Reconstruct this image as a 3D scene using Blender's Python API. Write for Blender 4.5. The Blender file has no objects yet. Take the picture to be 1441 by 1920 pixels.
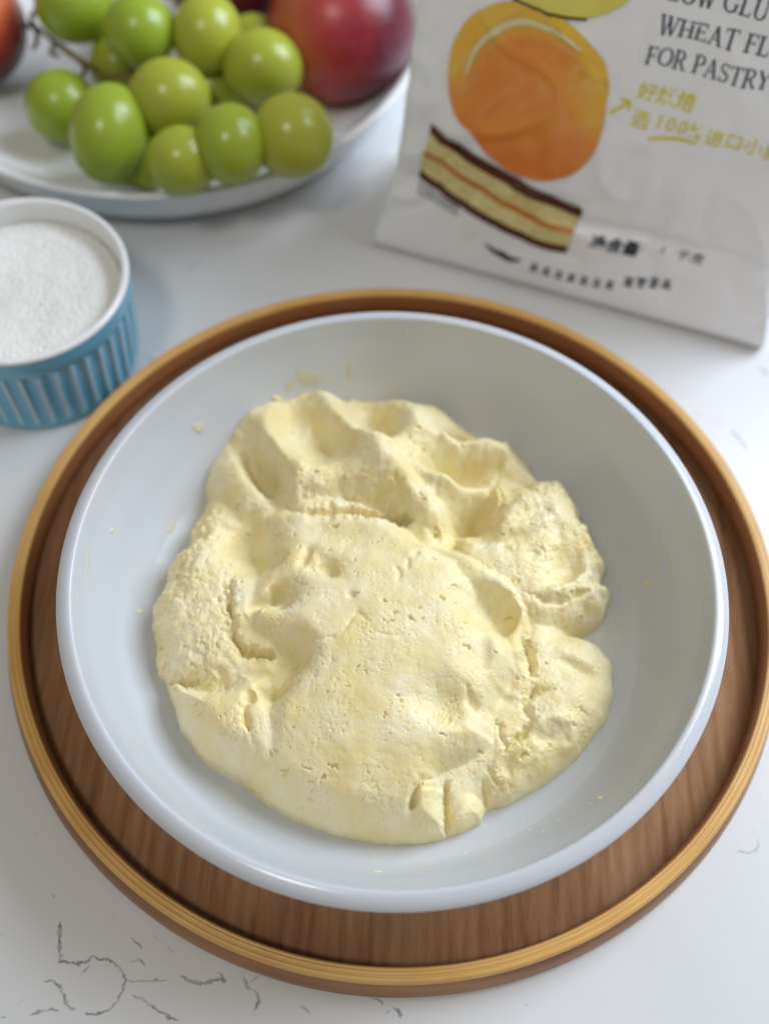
import bpy, bmesh, math, random
import numpy as np
from mathutils import Vector, Matrix, noise as mnoise

random.seed(7)
rng = np.random.default_rng(11)
S = 0.001                                   # everything below is measured in millimetres
scene = bpy.context.scene
R = math.radians

# ------------------------------------------------------------------ camera
CAM_POS = np.array([-3.58, -161.33, 349.2])
PITCH, ROLL, F_PX = R(58.916), R(2.424), 2115.3
_fw = np.array([0, math.cos(PITCH), -math.sin(PITCH)])
_r0 = np.array([1.0, 0, 0]); _u0 = np.cross(_r0, _fw)
_rt = math.cos(ROLL) * _r0 + math.sin(ROLL) * _u0
_up = -math.sin(ROLL) * _r0 + math.cos(ROLL) * _u0
cam_data = bpy.data.cameras.new('camera')
cam = bpy.data.objects.new('camera', cam_data)
scene.collection.objects.link(cam)
mw = Matrix.Identity(4)
for i in range(3):
    mw[i][0], mw[i][1], mw[i][2] = _rt[i], _up[i], -_fw[i]
    mw[i][3] = CAM_POS[i] * S
cam.matrix_world = mw
cam_data.sensor_fit = 'VERTICAL'
cam_data.sensor_height = 36.0
cam_data.lens = F_PX / 1920 * 36.0
cam_data.clip_start, cam_data.clip_end = 0.01, 50
cam_data.dof.use_dof = True
cam_data.dof.focus_distance = 0.325
cam_data.dof.aperture_fstop = 5.2
scene.camera = cam

# ------------------------------------------------------------------ light: a dim room, one large window on the right, a ceiling lamp
scene.view_settings.view_transform = 'Standard'
scene.view_settings.look = 'None'
scene.view_settings.exposure = 0.21
scene.view_settings.gamma = 1.0
scene.render.engine = 'CYCLES'
scene.cycles.use_denoising = True
world = bpy.data.worlds.new("World"); scene.world = world
world.use_nodes = True
bg = world.node_tree.nodes['Background']
bg.inputs[0].default_value = (1.0, 0.95, 0.85, 1)
bg.inputs[1].default_value = 0.235


def area(name, loc, target, sx, sy, power, col):
    l = bpy.data.lights.new(name, 'AREA')
    l.shape = 'RECTANGLE'; l.size = sx; l.size_y = sy; l.energy = power; l.color = col
    o = bpy.data.objects.new(name, l); scene.collection.objects.link(o)
    o.location = loc
    d = Vector(target) - Vector(loc)
    o.rotation_euler = d.to_track_quat('-Z', 'Y').to_euler()
    return o


area('window_light', (0.86, 0.52, 0.84), (0.03, 0.03, 0.03), 0.8, 0.8, 19.5, (0.76, 0.86, 1.0))
area('ceiling_light', (-0.35, -0.55, 1.55), (0.0, 0.1, 0.0), 0.25, 0.25, 5.0, (1.0, 0.96, 0.90))


# ------------------------------------------------------------------ helpers
def px_ray(px, py):
    return _fw + _rt * (px - 720.5) / F_PX - _up * (py - 960) / F_PX


def at(px, py, z):                                   # point of the plane at height z that the photograph shows there
    v = px_ray(px, py)
    return CAM_POS + v * (z - CAM_POS[2]) / v[2]


def depth(p):
    return float((np.asarray(p) - CAM_POS) @ _fw)


def to_px(X, Y, Z):
    vx, vy, vz = X - CAM_POS[0], Y - CAM_POS[1], Z - CAM_POS[2]
    d = vx * _fw[0] + vy * _fw[1] + vz * _fw[2]
    return (720.5 + F_PX * (vx * _rt[0] + vy * _rt[1] + vz * _rt[2]) / d,
            960 - F_PX * (vx * _up[0] + vy * _up[1] + vz * _up[2]) / d)


def tag(o, label=None, cat=None, group=None, kind=None):
    if label: o['label'] = label
    if cat: o['category'] = cat
    if group: o['group'] = group
    if kind: o['kind'] = kind
    return o


def empty(name, loc=(0, 0, 0)):
    o = bpy.data.objects.new(name, None); scene.collection.objects.link(o)
    o.location = [c * S for c in loc]; o.empty_display_size = 0.01
    return o


def link(name, me, mat=None, parent=None, smooth=True):
    o = bpy.data.objects.new(name, me); scene.collection.objects.link(o)
    if mat is not None:
        for m in (mat if isinstance(mat, (list, tuple)) else [mat]): me.materials.append(m)
    if smooth: me.polygons.foreach_set('use_smooth', [True] * len(me.polygons))
    if parent is not None:
        o.parent = parent
        o.matrix_parent_inverse = Matrix.Translation(-Vector(parent.location))
    return o


def mesh(name, verts, faces):
    me = bpy.data.meshes.new(name)
    me.from_pydata([tuple(float(c) * S for c in v) for v in verts], [], [tuple(f) for f in faces])
    me.update()
    return me


def lathe(name, prof, n=160, center=(0, 0), wob=None):
    """prof: list of (r, z) from outside to inside; r == 0 closes the end"""
    vs, fs, rings = [], [], []
    for (r, z) in prof:
        if r < 1e-6:
            rings.append([len(vs)]); vs.append((center[0], center[1], z))
        else:
            ring = []
            for k in range(n):
                a = 2 * math.pi * k / n
                rr = r + (wob(a, r, z) if wob else 0)
                ring.append(len(vs)); vs.append((center[0] + rr * math.cos(a), center[1] + rr * math.sin(a), z))
            rings.append(ring)
    for A, B in zip(rings[:-1], rings[1:]):
        if len(A) == 1 and len(B) == 1: continue
        for k in range(n):
            k2 = (k + 1) % n
            if len(A) == 1: fs.append((A[0], B[k2], B[k]))
            elif len(B) == 1: fs.append((A[k], A[k2], B[0]))
            else: fs.append((A[k], A[k2], B[k2], B[k]))
    return mesh(name, vs, fs)


def spline(P, n=8):
    P = np.array(P, float); out = []
    for i in range(len(P) - 1):
        p0, p1, p2, p3 = P[max(i - 1, 0)], P[i], P[i + 1], P[min(i + 2, len(P) - 1)]
        for k in range(n):
            t = k / n
            out.append(.5 * ((2 * p1) + (p2 - p0) * t + (2 * p0 - 5 * p1 + 4 * p2 - p3) * t * t + (3 * p1 - p0 - 3 * p2 + p3) * t ** 3))
    out.append(P[-1])
    return np.array(out)


def tube(name, pts, radii, n=8):
    vs, fs = [], []
    pts = [np.array(p, float) for p in pts]
    for i, p in enumerate(pts):
        d = pts[min(i + 1, len(pts) - 1)] - pts[max(i - 1, 0)]; d = d / np.linalg.norm(d)
        a = np.cross(d, [0.3, 0.2, 1.0]); a /= np.linalg.norm(a); b = np.cross(d, a)
        for k in range(n):
            t = 2 * math.pi * k / n
            vs.append(p + radii[i] * (a * math.cos(t) + b * math.sin(t)))
    for i in range(len(pts) - 1):
        for k in range(n):
            k2 = (k + 1) % n
            fs.append((i * n + k, i * n + k2, (i + 1) * n + k2, (i + 1) * n + k))
    fs.append(list(range(n))[::-1]); fs.append([(len(pts) - 1) * n + k for k in range(n)])
    return mesh(name, vs, fs)


# numpy gradient noise ------------------------------------------------
_perm = rng.permutation(256).astype(np.int32); _perm = np.concatenate([_perm, _perm, _perm])
_grad = rng.normal(size=(256, 2)).astype(np.float32); _grad /= np.linalg.norm(_grad, axis=1, keepdims=True)


def pnoise(x, y, seed=0):
    x = x + seed * 17.31; y = y - seed * 9.77
    xi = np.floor(x).astype(np.int32); yi = np.floor(y).astype(np.int32)
    xf = x - xi; yf = y - yi
    u = xf * xf * xf * (xf * (xf * 6 - 15) + 10); v = yf * yf * yf * (yf * (yf * 6 - 15) + 10)
    def g(ix, iy, fx, fy):
        h = _perm[(_perm[(xi + ix) & 255] + yi + iy) & 255]
        return _grad[h, 0] * fx + _grad[h, 1] * fy
    a = g(0, 0, xf, yf); b = g(1, 0, xf - 1, yf); c = g(0, 1, xf, yf - 1); d = g(1, 1, xf - 1, yf - 1)
    return 1.5 * (a + u * (b - a) + v * (c - a) + u * v * (a - b - c + d))


def fbm(x, y, oct=4, seed=0, gain=0.5):
    s = 0; a = 1.0; f = 1.0
    for i in range(oct):
        s = s + a * pnoise(x * f, y * f, seed + i); a *= gain; f *= 2.03
    return s


_g3 = rng.normal(size=(256, 3)).astype(np.float32); _g3 /= np.linalg.norm(_g3, axis=1, keepdims=True)


def noise3(x, y, z, oct=3, seed=0, gain=0.5):
    tot = 0; amp = 1.0
    for o_ in range(oct):
        x1 = (x + seed * 7.31).astype(np.float32); y1 = (y - seed * 3.77).astype(np.float32); z1 = (z + seed * 5.13).astype(np.float32)
        xi = np.floor(x1).astype(np.int32); yi = np.floor(y1).astype(np.int32); zi = np.floor(z1).astype(np.int32)
        xf = x1 - xi; yf = y1 - yi; zf = z1 - zi
        u = xf * xf * (3 - 2 * xf); v = yf * yf * (3 - 2 * yf); w = zf * zf * (3 - 2 * zf)
        r_ = 0
        for k in range(2):
            pz = _perm[(zi + k) & 255]
            for j in range(2):
                py_ = _perm[(pz + yi + j) & 255]
                for i in range(2):
                    g = _g3[_perm[(py_ + xi + i) & 255]]
                    d_ = g[..., 0] * (xf - i) + g[..., 1] * (yf - j) + g[..., 2] * (zf - k)
                    r_ = r_ + d_ * (u if i else 1 - u) * (v if j else 1 - v) * (w if k else 1 - w)
        tot = tot + amp * 1.5 * r_; amp *= gain
        x, y, z = x * 2.03, y * 2.03, z * 2.03
        seed += 1
    return tot


_cellr = rng.random((256, 4)).astype(np.float32)


def worley(x, y, seed=0, keep=1.0):
    """distance to the nearest feature point and a random value of it; only a share `keep` of the cells hold one"""
    x = x + seed * 13.7; y = y + seed * 5.3
    xi = np.floor(x).astype(np.int32); yi = np.floor(y).astype(np.int32)
    best = np.full(x.shape, 9.0, np.float32); val = np.zeros(x.shape, np.float32)
    for dx in (-1, 0, 1):
        for dy in (-1, 0, 1):
            h = _perm[(_perm[(xi + dx) & 255] + yi + dy) & 255]
            px = xi + dx + _cellr[h, 0]; py = yi + dy + _cellr[h, 1]
            d = np.hypot(px - x, py - y)
            d = np.where(_cellr[h, 2] < keep, d, 9.0)
            m = d < best
            best = np.where(m, d, best); val = np.where(m, _cellr[h, 3], val)
    return best, val


def smooth01(a, b, x):
    t = np.clip((x - a) / (b - a), 0, 1)
    return t * t * (3 - 2 * t)


# ------------------------------------------------------------------ materials
def new_mat(name):
    m = bpy.data.materials.new(name); m.use_nodes = True
    return m, m.node_tree, m.node_tree.nodes['Principled BSDF']


def nd(nt, t, **kw):
    n = nt.nodes.new(t)
    for k, v in kw.items():
        if k.startswith('i_'):
            key = k[2:]
            n.inputs[int(key) if key.isdigit() else key].default_value = v
        else: setattr(n, k, v)
    return n


def ramp(nt, stops, interp='LINEAR'):
    r = nt.nodes.new('ShaderNodeValToRGB'); r.color_ramp.interpolation = interp
    e = r.color_ramp.elements
    while len(e) < len(stops): e.new(0.5)
    for el, (p, c) in zip(e, stops):
        el.position = p; el.color = c if len(c) == 4 else (*c, 1)
    return r


def coords(nt, scale=(1, 1, 1), rot=(0, 0, 0), loc=(0, 0, 0)):
    t = nt.nodes.new('ShaderNodeTexCoord'); m = nt.nodes.new('ShaderNodeMapping')
    m.inputs['Scale'].default_value = scale; m.inputs['Rotation'].default_value = rot; m.inputs['Location'].default_value = loc
    nt.links.new(t.outputs['Object'], m.inputs[0])
    return m.outputs[0]


def simple(name, col, rough=0.5, spec=0.5, **kw):
    m, nt, b = new_mat(name)
    b.inputs['Base Color'].default_value = (*col, 1); b.inputs['Roughness'].default_value = rough
    b.inputs['Specular IOR Level'].default_value = spec
    for k, v in kw.items(): b.inputs[k.replace('_', ' ')].default_value = v
    return m


def noisy(name, c1, c2, scale, rough=0.5, detail=4, bump=0.0, bscale=None, lo=0.35, hi=0.65, stretch=(1, 1, 1), **kw):
    m, nt, b = new_mat(name); L = nt.links
    v = coords(nt, stretch)
    n = nd(nt, 'ShaderNodeTexNoise', i_Scale=scale, i_Detail=detail); L.new(v, n.inputs['Vector'])
    r = ramp(nt, [(lo, c1), (hi, c2)]); L.new(n.outputs[0], r.inputs[0]); L.new(r.outputs[0], b.inputs['Base Color'])
    b.inputs['Roughness'].default_value = rough
    if bump:
        n2 = nd(nt, 'ShaderNodeTexNoise', i_Scale=bscale or scale, i_Detail=3); L.new(v, n2.inputs['Vector'])
        bp = nd(nt, 'ShaderNodeBump', i_Strength=1.0, i_Distance=bump); L.new(n2.outputs[0], bp.inputs['Height'])
        L.new(bp.outputs[0], b.inputs['Normal'])
    for k, vv in kw.items(): b.inputs[k.replace('_', ' ')].default_value = vv
    return m


M_counter = noisy('quartz', (0.63, 0.63, 0.63), (0.69, 0.69, 0.69), 9, rough=0.22, detail=5, bump=0.00004, bscale=300)
# stone vein: dark blue-grey that breaks up
M_vein, nt, b = new_mat('stone_vein')
v = coords(nt); n = nd(nt, 'ShaderNodeTexNoise', i_Scale=260, i_Detail=4); nt.links.new(v, n.inputs['Vector'])
r = ramp(nt, [(0.36, (0.20, 0.20, 0.23)), (0.56, (0.34, 0.34, 0.37)), (0.72, (0.52, 0.51, 0.51))]); nt.links.new(n.outputs[0], r.inputs[0])
nt.links.new(r.outputs[0], b.inputs['Base Color']); b.inputs['Roughness'].default_value = 0.25
ra = ramp(nt, [(0.40, (0.66,) * 3), (0.72, (0.10,) * 3)]); nt.links.new(n.outputs[0], ra.inputs[0])
at_f = nd(nt, 'ShaderNodeAttribute', attribute_name='fade')
mm = nd(nt, 'ShaderNodeMath', operation='MULTIPLY'); nt.links.new(ra.outputs[0], mm.inputs[0]); nt.links.new(at_f.outputs['Fac'], mm.inputs[1])
nt.links.new(mm.outputs[0], b.inputs['Alpha'])

# white glazed ceramic with a dusting of flour smears on it
M_bowl, nt, b = new_mat('white_glaze')
v = coords(nt); n = nd(nt, 'ShaderNodeTexNoise', i_Scale=45, i_Detail=6, i_Roughness=0.65); nt.links.new(v, n.inputs['Vector'])
r = ramp(nt, [(0.50, (0.17,) * 3), (0.75, (0.34,) * 3)]); nt.links.new(n.outputs[0], r.inputs[0]); nt.links.new(r.outputs[0], b.inputs['Roughness'])
rc = ramp(nt, [(0.45, (0.555, 0.575, 0.615)), (0.60, (0.56, 0.575, 0.60)), (0.78, (0.59, 0.57, 0.50))]); nt.links.new(n.outputs[0], rc.inputs[0]); nt.links.new(rc.outputs[0], b.inputs['Base Color'])
M_plate = simple('plate_glaze', (0.78, 0.785, 0.79), 0.13)


def wood(name, dark, mid, light, rot, scale, rough, rings=1.0):
    m, nt, b = new_mat(name); L = nt.links
    v = coords(nt, (scale, scale * 0.09, scale), (0, 0, rot))
    n1 = nd(nt, 'ShaderNodeTexNoise', i_Scale=1.0, i_Detail=3, i_Roughness=0.55, i_Distortion=0.4); L.new(v, n1.inputs['Vector'])
    w = nd(nt, 'ShaderNodeTexNoise', i_Scale=4.5, i_Detail=4, i_Roughness=0.6); L.new(v, w.inputs['Vector'])
    f = nd(nt, 'ShaderNodeTexNoise', i_Scale=16, i_Detail=3, i_Roughness=0.7); L.new(v, f.inputs['Vector'])
    a = nd(nt, 'ShaderNodeMath', operation='MULTIPLY', i_1=0.45); L.new(n1.outputs[0], a.inputs[0])
    a2 = nd(nt, 'ShaderNodeMath', operation='MULTIPLY_ADD', i_1=0.38); L.new(w.outputs[0], a2.inputs[0]); L.new(a.outputs[0], a2.inputs[2])
    a3 = nd(nt, 'ShaderNodeMath', operation='MULTIPLY_ADD', i_1=0.17); L.new(f.outputs[0], a3.inputs[0]); L.new(a2.outputs[0], a3.inputs[2])
    wv_ = nd(nt, 'ShaderNodeTexWave', i_Scale=1.1, i_Distortion=7.0, i_Detail=3); wv_.bands_direction = 'X'
    wv_.inputs['Scale'].default_value = 0.55; wv_.inputs['Detail Scale'].default_value = 0.8; L.new(v, wv_.inputs['Vector'])
    po = nd(nt, 'ShaderNodeTexNoise', i_Scale=40, i_Detail=3); L.new(v, po.inputs['Vector'])
    pr = ramp(nt, [(0.30, (0, 0, 0)), (0.42, (1, 1, 1))]); L.new(po.outputs[0], pr.inputs[0])
    a4 = nd(nt, 'ShaderNodeMath', operation='MULTIPLY_ADD', i_1=0.08, i_2=-0.04); L.new(wv_.outputs['Fac'], a4.inputs[0])
    a5 = nd(nt, 'ShaderNodeMath', operation='ADD'); L.new(a3.outputs[0], a5.inputs[0]); L.new(a4.outputs[0], a5.inputs[1])
    a6 = nd(nt, 'ShaderNodeMath', operation='MULTIPLY_ADD', i_1=0.05, i_2=-0.045); L.new(pr.outputs[0], a6.inputs[0])
    a7 = nd(nt, 'ShaderNodeMath', operation='ADD'); L.new(a5.outputs[0], a7.inputs[0]); L.new(a6.outputs[0], a7.inputs[1]); a3 = a7
    r = ramp(nt, [(0.36, dark), (0.5, mid), (0.64, light)]); L.new(a3.outputs[0], r.inputs[0]); L.new(r.outputs[0], b.inputs['Base Color'])
    rr = ramp(nt, [(0.3, (rough + 0.12,) * 3), (0.7, (rough,) * 3)]); L.new(a3.outputs[0], rr.inputs[0]); L.new(rr.outputs[0], b.inputs['Roughness'])
    bp = nd(nt, 'ShaderNodeBump', i_Strength=0.5, i_Distance=0.00015); L.new(a3.outputs[0], bp.inputs['Height']); L.new(bp.outputs[0], b.inputs['Normal'])
    b.inputs['Coat Weight'].default_value = 0.12; b.inputs['Coat Roughness'].default_value = 0.2
    return m


M_floor = wood('walnut_veneer', (0.235, 0.110, 0.052), (0.34, 0.175, 0.088), (0.42, 0.24, 0.130), R(8), 120, 0.30)
M_wall_in = noisy('walnut_inner_wall', (0.28, 0.105, 0.038), (0.36, 0.145, 0.055), 20, 0.32, stretch=(1, 1, 8))
M_wall_out = noisy('walnut_outer_wall', (0.18, 0.080, 0.032), (0.38, 0.185, 0.080), 14, 0.38, stretch=(1, 1, 14), detail=6)
M_gold = noisy('bamboo_ply', (0.60, 0.325, 0.085), (0.68, 0.40, 0.125), 60, 0.42, stretch=(1, 1, 6))
M_gold_dark = noisy('bamboo_ply_dark', (0.585, 0.315, 0.082), (0.665, 0.385, 0.118), 60, 0.32)
M_groove = simple('dark_groove', (0.05, 0.022, 0.01), 0.6)

# ------------------------------------------------------------------ countertop (the setting)
cs = 1500
me = mesh('countertop', [(-cs, -cs, 0), (cs, -cs, 0), (cs, cs, 0), (-cs, cs, 0), (-cs, -cs, -20), (cs, -cs, -20), (cs, cs, -20), (-cs, cs, -20)],
          [(0, 1, 2, 3), (7, 6, 5, 4), (0, 4, 5, 1), (1, 5, 6, 2), (2, 6, 7, 3), (3, 7, 4, 0)])
counter = link('countertop', me, M_counter, smooth=False)
tag(counter, 'white quartz countertop with thin grey veins', kind='structure')

VEINS = [  # (points as the photograph shows them, width in mm, strength)
    ([(98, 1676), (104, 1686)], 1.0, .8), ([(112, 1728), (112, 1760), (113, 1798), (120, 1803), (148, 1806), (166, 1800)], 0.9, 1),
    ([(166, 1806), (172, 1792), (186, 1799), (205, 1800), (222, 1812), (234, 1830), (232, 1850), (222, 1875), (205, 1893), (182, 1901), (160, 1900)], 0.8, .8),
    ([(82, 1840), (100, 1840), (113, 1852), (121, 1872), (130, 1888), (142, 1895)], 0.9, .9), ([(150, 1832), (160, 1818), (175, 1808)], 0.7, .6),
    ([(0, 1910), (12, 1908)], 0.8, .6), ([(58, 1903), (75, 1898), (95, 1892), (112, 1898)], 0.9, .8), ([(32, 1882), (48, 1876)], 0.6, .4),
    ([(245, 1758), (258, 1768), (265, 1782)], 1.0, .8), ([(246, 1804), (264, 1800), (272, 1812)], 0.9, .8), ([(288, 1755), (300, 1765)], .8, .5), ([(312, 1772), (326, 1788)], .8, .5),
    ([(236, 1838), (262, 1840), (290, 1838), (318, 1840)], .6, .5), ([(336, 1828), (358, 1840), (380, 1844), (400, 1838), (424, 1838)], 1.0, .8), ([(406, 1822), (418, 1832), (422, 1844)], 1.2, .8),
    ([(248, 1864), (270, 1876), (300, 1896), (335, 1915)], .9, .8), ([(455, 1830), (466, 1850), (480, 1862), (484, 1880), (474, 1898)], .9, .7), ([(466, 1842), (484, 1832), (490, 1828)], .9, .6),
    ([(690, 1868), (712, 1876), (718, 1890)], .8, .6), ([(735, 1888), (748, 1898), (752, 1912)], 1.2, .8), ([(720, 1900), (734, 1894)], .9, .6),
    ([(1380, 1594), (1402, 1600), (1418, 1590), (1422, 1572)], .7, .5), ([(1408, 1550), (1420, 1568)], .6, .35),
    ([(1296, 776), (1318, 780)], .8, .3), ([(1336, 788), (1360, 796)], .8, .3), ([(1370, 806), (1385, 824), (1402, 845)], 1.5, .45), ([(1425, 690), (1441, 705)], 2.5, .6),
    ([(348, 505), (362, 500), (380, 488)], 1.0, .35), ([(405, 505), (420, 515)], 1.0, .35), ([(270, 660), (283, 672), (300, 676)], .8, .3),
    ([(560, 1885), (575, 1892), (582, 1906)], .7, .4), ([(64, 1560), (70, 1566)], .6, .3), ([(0, 1748), (8, 1756)], .7, .35), ([(210, 1712), (216, 1718)], .6, .4),
    ([(1280, 1780), (1286, 1784)], .6, .3), ([(1064, 1820), (1070, 1824)], .6, .3), ([(985, 1880), (992, 1888)], .7, .3)]
vv, ff, fade = [], [], []
for vi, (pts, w, st) in enumerate(VEINS):
    g = np.array([at(x, y, 0)[:2] for x, y in pts])
    L = np.linalg.norm(np.diff(g, axis=0), axis=1).sum()
    c = spline(g, max(4, int(L / len(pts) / 0.35)))
    for k in range(len(c)):
        c[k] += 0.55 * np.array([mnoise.noise((c[k][0] * .8, c[k][1] * .8, vi)), mnoise.noise((c[k][0] * .8, c[k][1] * .8, vi + 50))])
    base = len(vv)
    for k, p in enumerate(c):
        d = c[min(k + 1, len(c) - 1)] - c[max(k - 1, 0)]; d /= max(np.linalg.norm(d), 1e-6); nrm = np.array([-d[1], d[0]])
        ww = 0.85 * w * (0.45 + 0.85 * abs(mnoise.noise((p[0] * 1.1, p[1] * 1.1, vi + 9.5))) * 1.6)
        end = min(1, min(k, len(c) - 1 - k) / 3.0)
        for s_, f_ in ((-1.0, 0), (-0.35, 1), (0.35, 1), (1.0, 0)):
            q = p + nrm * s_ * ww * (0.4 + 0.6 * end)
            vv.append((q[0], q[1], 0.02 + 0.004 * vi)); fade.append(f_ * st * (0.3 + 0.7 * end))
        if k:
            a = base + 4 * k
            for j in range(3): ff.append((a - 4 + j, a - 3 + j, a + 1 + j, a + j))
me = mesh('vein', vv, ff)
attr = me.attributes.new('fade', 'FLOAT', 'POINT'); attr.data.foreach_set('value', fade)
tag(link('vein', me, M_vein, counter), kind='stuff')

# ------------------------------------------------------------------ round wooden tray
TX, TY = 1.2, 16.9
tray = empty('round_tray', (TX, TY, 0))
tag(tray, 'round walnut tray with a golden laminated rim under the white bowl', 'tray')
link('tray_floor', lathe('tray_floor', [(123.6, 0.6), (123.6, 4.0), (60, 4.0), (0, 4.0)], 128, (TX, TY)), M_floor, tray)
link('outer_band', lathe('outer_band', spline([(123.7, 0.0), (128.6, 0.0), (130.0, 0.7), (130.6, 2.0), (130.3, 4.5), (129.2, 7.4), (128.2, 8.9)], 4), 192, (TX, TY)), M_wall_out, tray)
link('inner_wall', lathe('inner_wall', [(123.7, 3.7), (123.2, 4.4), (123.3, 8.0), (123.8, 11.8), (124.2, 12.6)], 192, (TX, TY)), M_wall_in, tray)
link('groove', lathe('groove', [(128.25, 8.8), (127.7, 9.1), (127.7, 9.5), (128.3, 9.9)], 192, (TX, TY)), M_groove, tray)
for nm, prof, mt in (('rim_ply', [(128.3, 9.8), (128.55, 10.3), (128.5, 12.0), (128.0, 12.9), (127.2, 13.15), (126.95, 13.0)], M_gold),
                     ('rim_ply', [(126.98, 12.98), (126.7, 12.95), (126.4, 12.98)], M_gold_dark),
                     ('rim_ply', [(126.42, 13.0), (126.2, 13.2), (125.5, 13.25), (125.3, 13.1)], M_gold),
                     ('rim_ply', [(125.32, 13.08), (125.15, 13.02), (124.95, 13.08)], M_gold_dark),
                     ('rim_ply', [(124.98, 13.1), (124.6, 13.12), (124.2, 12.6)], M_gold)):
    link(nm, lathe('rim_ply', spline(prof, 3), 192, (TX, TY)), mt, tray)

# ------------------------------------------------------------------ white bowl
IN_PROF = spline([(94.9, 51.4), (94.3, 49.0), (92.6, 43.0), (89.5, 35.0), (85.5, 26.0), (80.0, 18.0), (72.0, 12.8), (60.0, 10.4), (40.0, 9.8), (0.0, 9.6)], 8)
OUT_PROF = spline([(0.0, 6.0), (40.0, 5.8), (43.5, 4.6), (45.5, 4.06), (48.0, 4.06), (50.0, 5.5), (58.0, 8.0), (70.0, 12.0), (80.0, 18.0), (88.0, 26.0), (94.4, 36.0), (98.0, 44.0), (99.5, 47.4), (100.05, 49.4), (99.7, 50.7), (98.6, 51.7), (97.2, 52.4), (96.1, 52.65), (95.3, 52.4), (94.9, 51.4)], 6)
bowl = link('bowl', lathe('bowl', list(OUT_PROF) + list(IN_PROF[1:]), 256), M_bowl)
tag(bowl, 'wide white glazed bowl holding the dough on the wooden tray', 'bowl')


def bowl_z(r):
    return float(np.interp(r, IN_PROF[::-1, 0], IN_PROF[::-1, 1]))


def bowl_hit(px, py):
    v = px_ray(px, py); t0 = (52 - CAM_POS[2]) / v[2]
    for k in range(2400):
        p = CAM_POS + v * (t0 + k * 0.05 / 1.0)
        r = math.hypot(p[0], p[1])
        if r < 95.5 and p[2] <= bowl_z(r): return p
    return p


# ------------------------------------------------------------------ dough: sculpted height field
exec_dough = True
G = 0.26
xs = np.arange(-90, 84, G, dtype=np.float32); ys = np.arange(-86, 98, G, dtype=np.float32)
X, Y = np.meshgrid(xs, ys)
ang = np.arctan2(Y, X); rad = np.hypot(X, Y)
zout = 17 + 7.5 * np.sin(ang)
Zb = 38 + (zout - 38) * np.clip(rad / 78, 0, 1.3) ** 3
U, V = to_px(X, Y, Zb)                                # sculpting chart: about 6 units per mm
n1 = fbm(X / 9, Y / 9, 3, 1); n2 = fbm(X / 9, Y / 9, 3, 5); n3 = fbm(X / 2.2, Y / 2.2, 3, 9); n4 = fbm(X / 2.2, Y / 2.2, 3, 14)
CR_POLY = [(330, 950), (420, 950), (440, 1080), (430, 1210), (470, 1240), (430, 1300), (330, 1310), (280, 1280), (250, 1150)]


def sdf(poly, A, B):
    """signed distance (inside positive) to a polygon, in chart units"""
    P = np.array(poly, np.float32); d = np.full(A.shape, 1e9, np.float32); ins = np.zeros(A.shape, bool)
    for (x0, y0), (x1, y1) in zip(P, np.roll(P, -1, 0)):
        ex, ey = x1 - x0, y1 - y0
        wx, wy = A - x0, B - y0
        t = np.clip((wx * ex + wy * ey) / (ex * ex + ey * ey), 0, 1)
        d = np.minimum(d, (wx - t * ex) ** 2 + (wy - t * ey) ** 2)
        c = ((y0 <= B) & (y1 > B)) | ((y1 <= B) & (y0 > B))
        if ey != 0: ins ^= c & (A < x0 + ex * (B - y0) / ey)
    return np.where(ins, np.sqrt(d), -np.sqrt(d))


def pline(pts, A, B):
    P = np.array(pts, np.float32); d = np.full(A.shape, 1e9, np.float32); par = np.zeros(A.shape, np.float32)
    n = len(P) - 1
    for i in range(n):
        (x0, y0), (x1, y1) = P[i], P[i + 1]; ex, ey = x1 - x0, y1 - y0
        wx, wy = A - x0, B - y0
        t = np.clip((wx * ex + wy * ey) / (ex * ex + ey * ey), 0, 1)
        q = (wx - t * ex) ** 2 + (wy - t * ey) ** 2
        m = q < d; d = np.where(m, q, d); par = np.where(m, (i + t) / n, par)
    return np.sqrt(d), par


crag = smooth01(-25, 20, sdf(CR_POLY, U, V))
crag = np.maximum(crag, 0.65 * smooth01(-20, 30, sdf([(930, 900), (1060, 890), (1120, 990), (1160, 1100), (1120, 1160), (1000, 1150), (900, 1040), (870, 1000)], U, V)))
crag = np.maximum(crag, 0.45 * smooth01(-20, 30, sdf([(985, 1160), (1060, 1200), (1060, 1400), (960, 1490), (900, 1500), (930, 1400), (970, 1280)], U, V)))
crag = np.maximum(crag, 0.45 * smooth01(-20, 30, sdf([(520, 880), (740, 900), (760, 960), (540, 970)], U, V)))
wa = 2.5 + 6 * crag
Uw = U + wa * n1 + (0.8 + 3.4 * crag) * n3; Vw = V + wa * n2 + (0.8 + 3.4 * crag) * n4
Us = U + 4 * n1; Vs = V + 4 * n2

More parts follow.
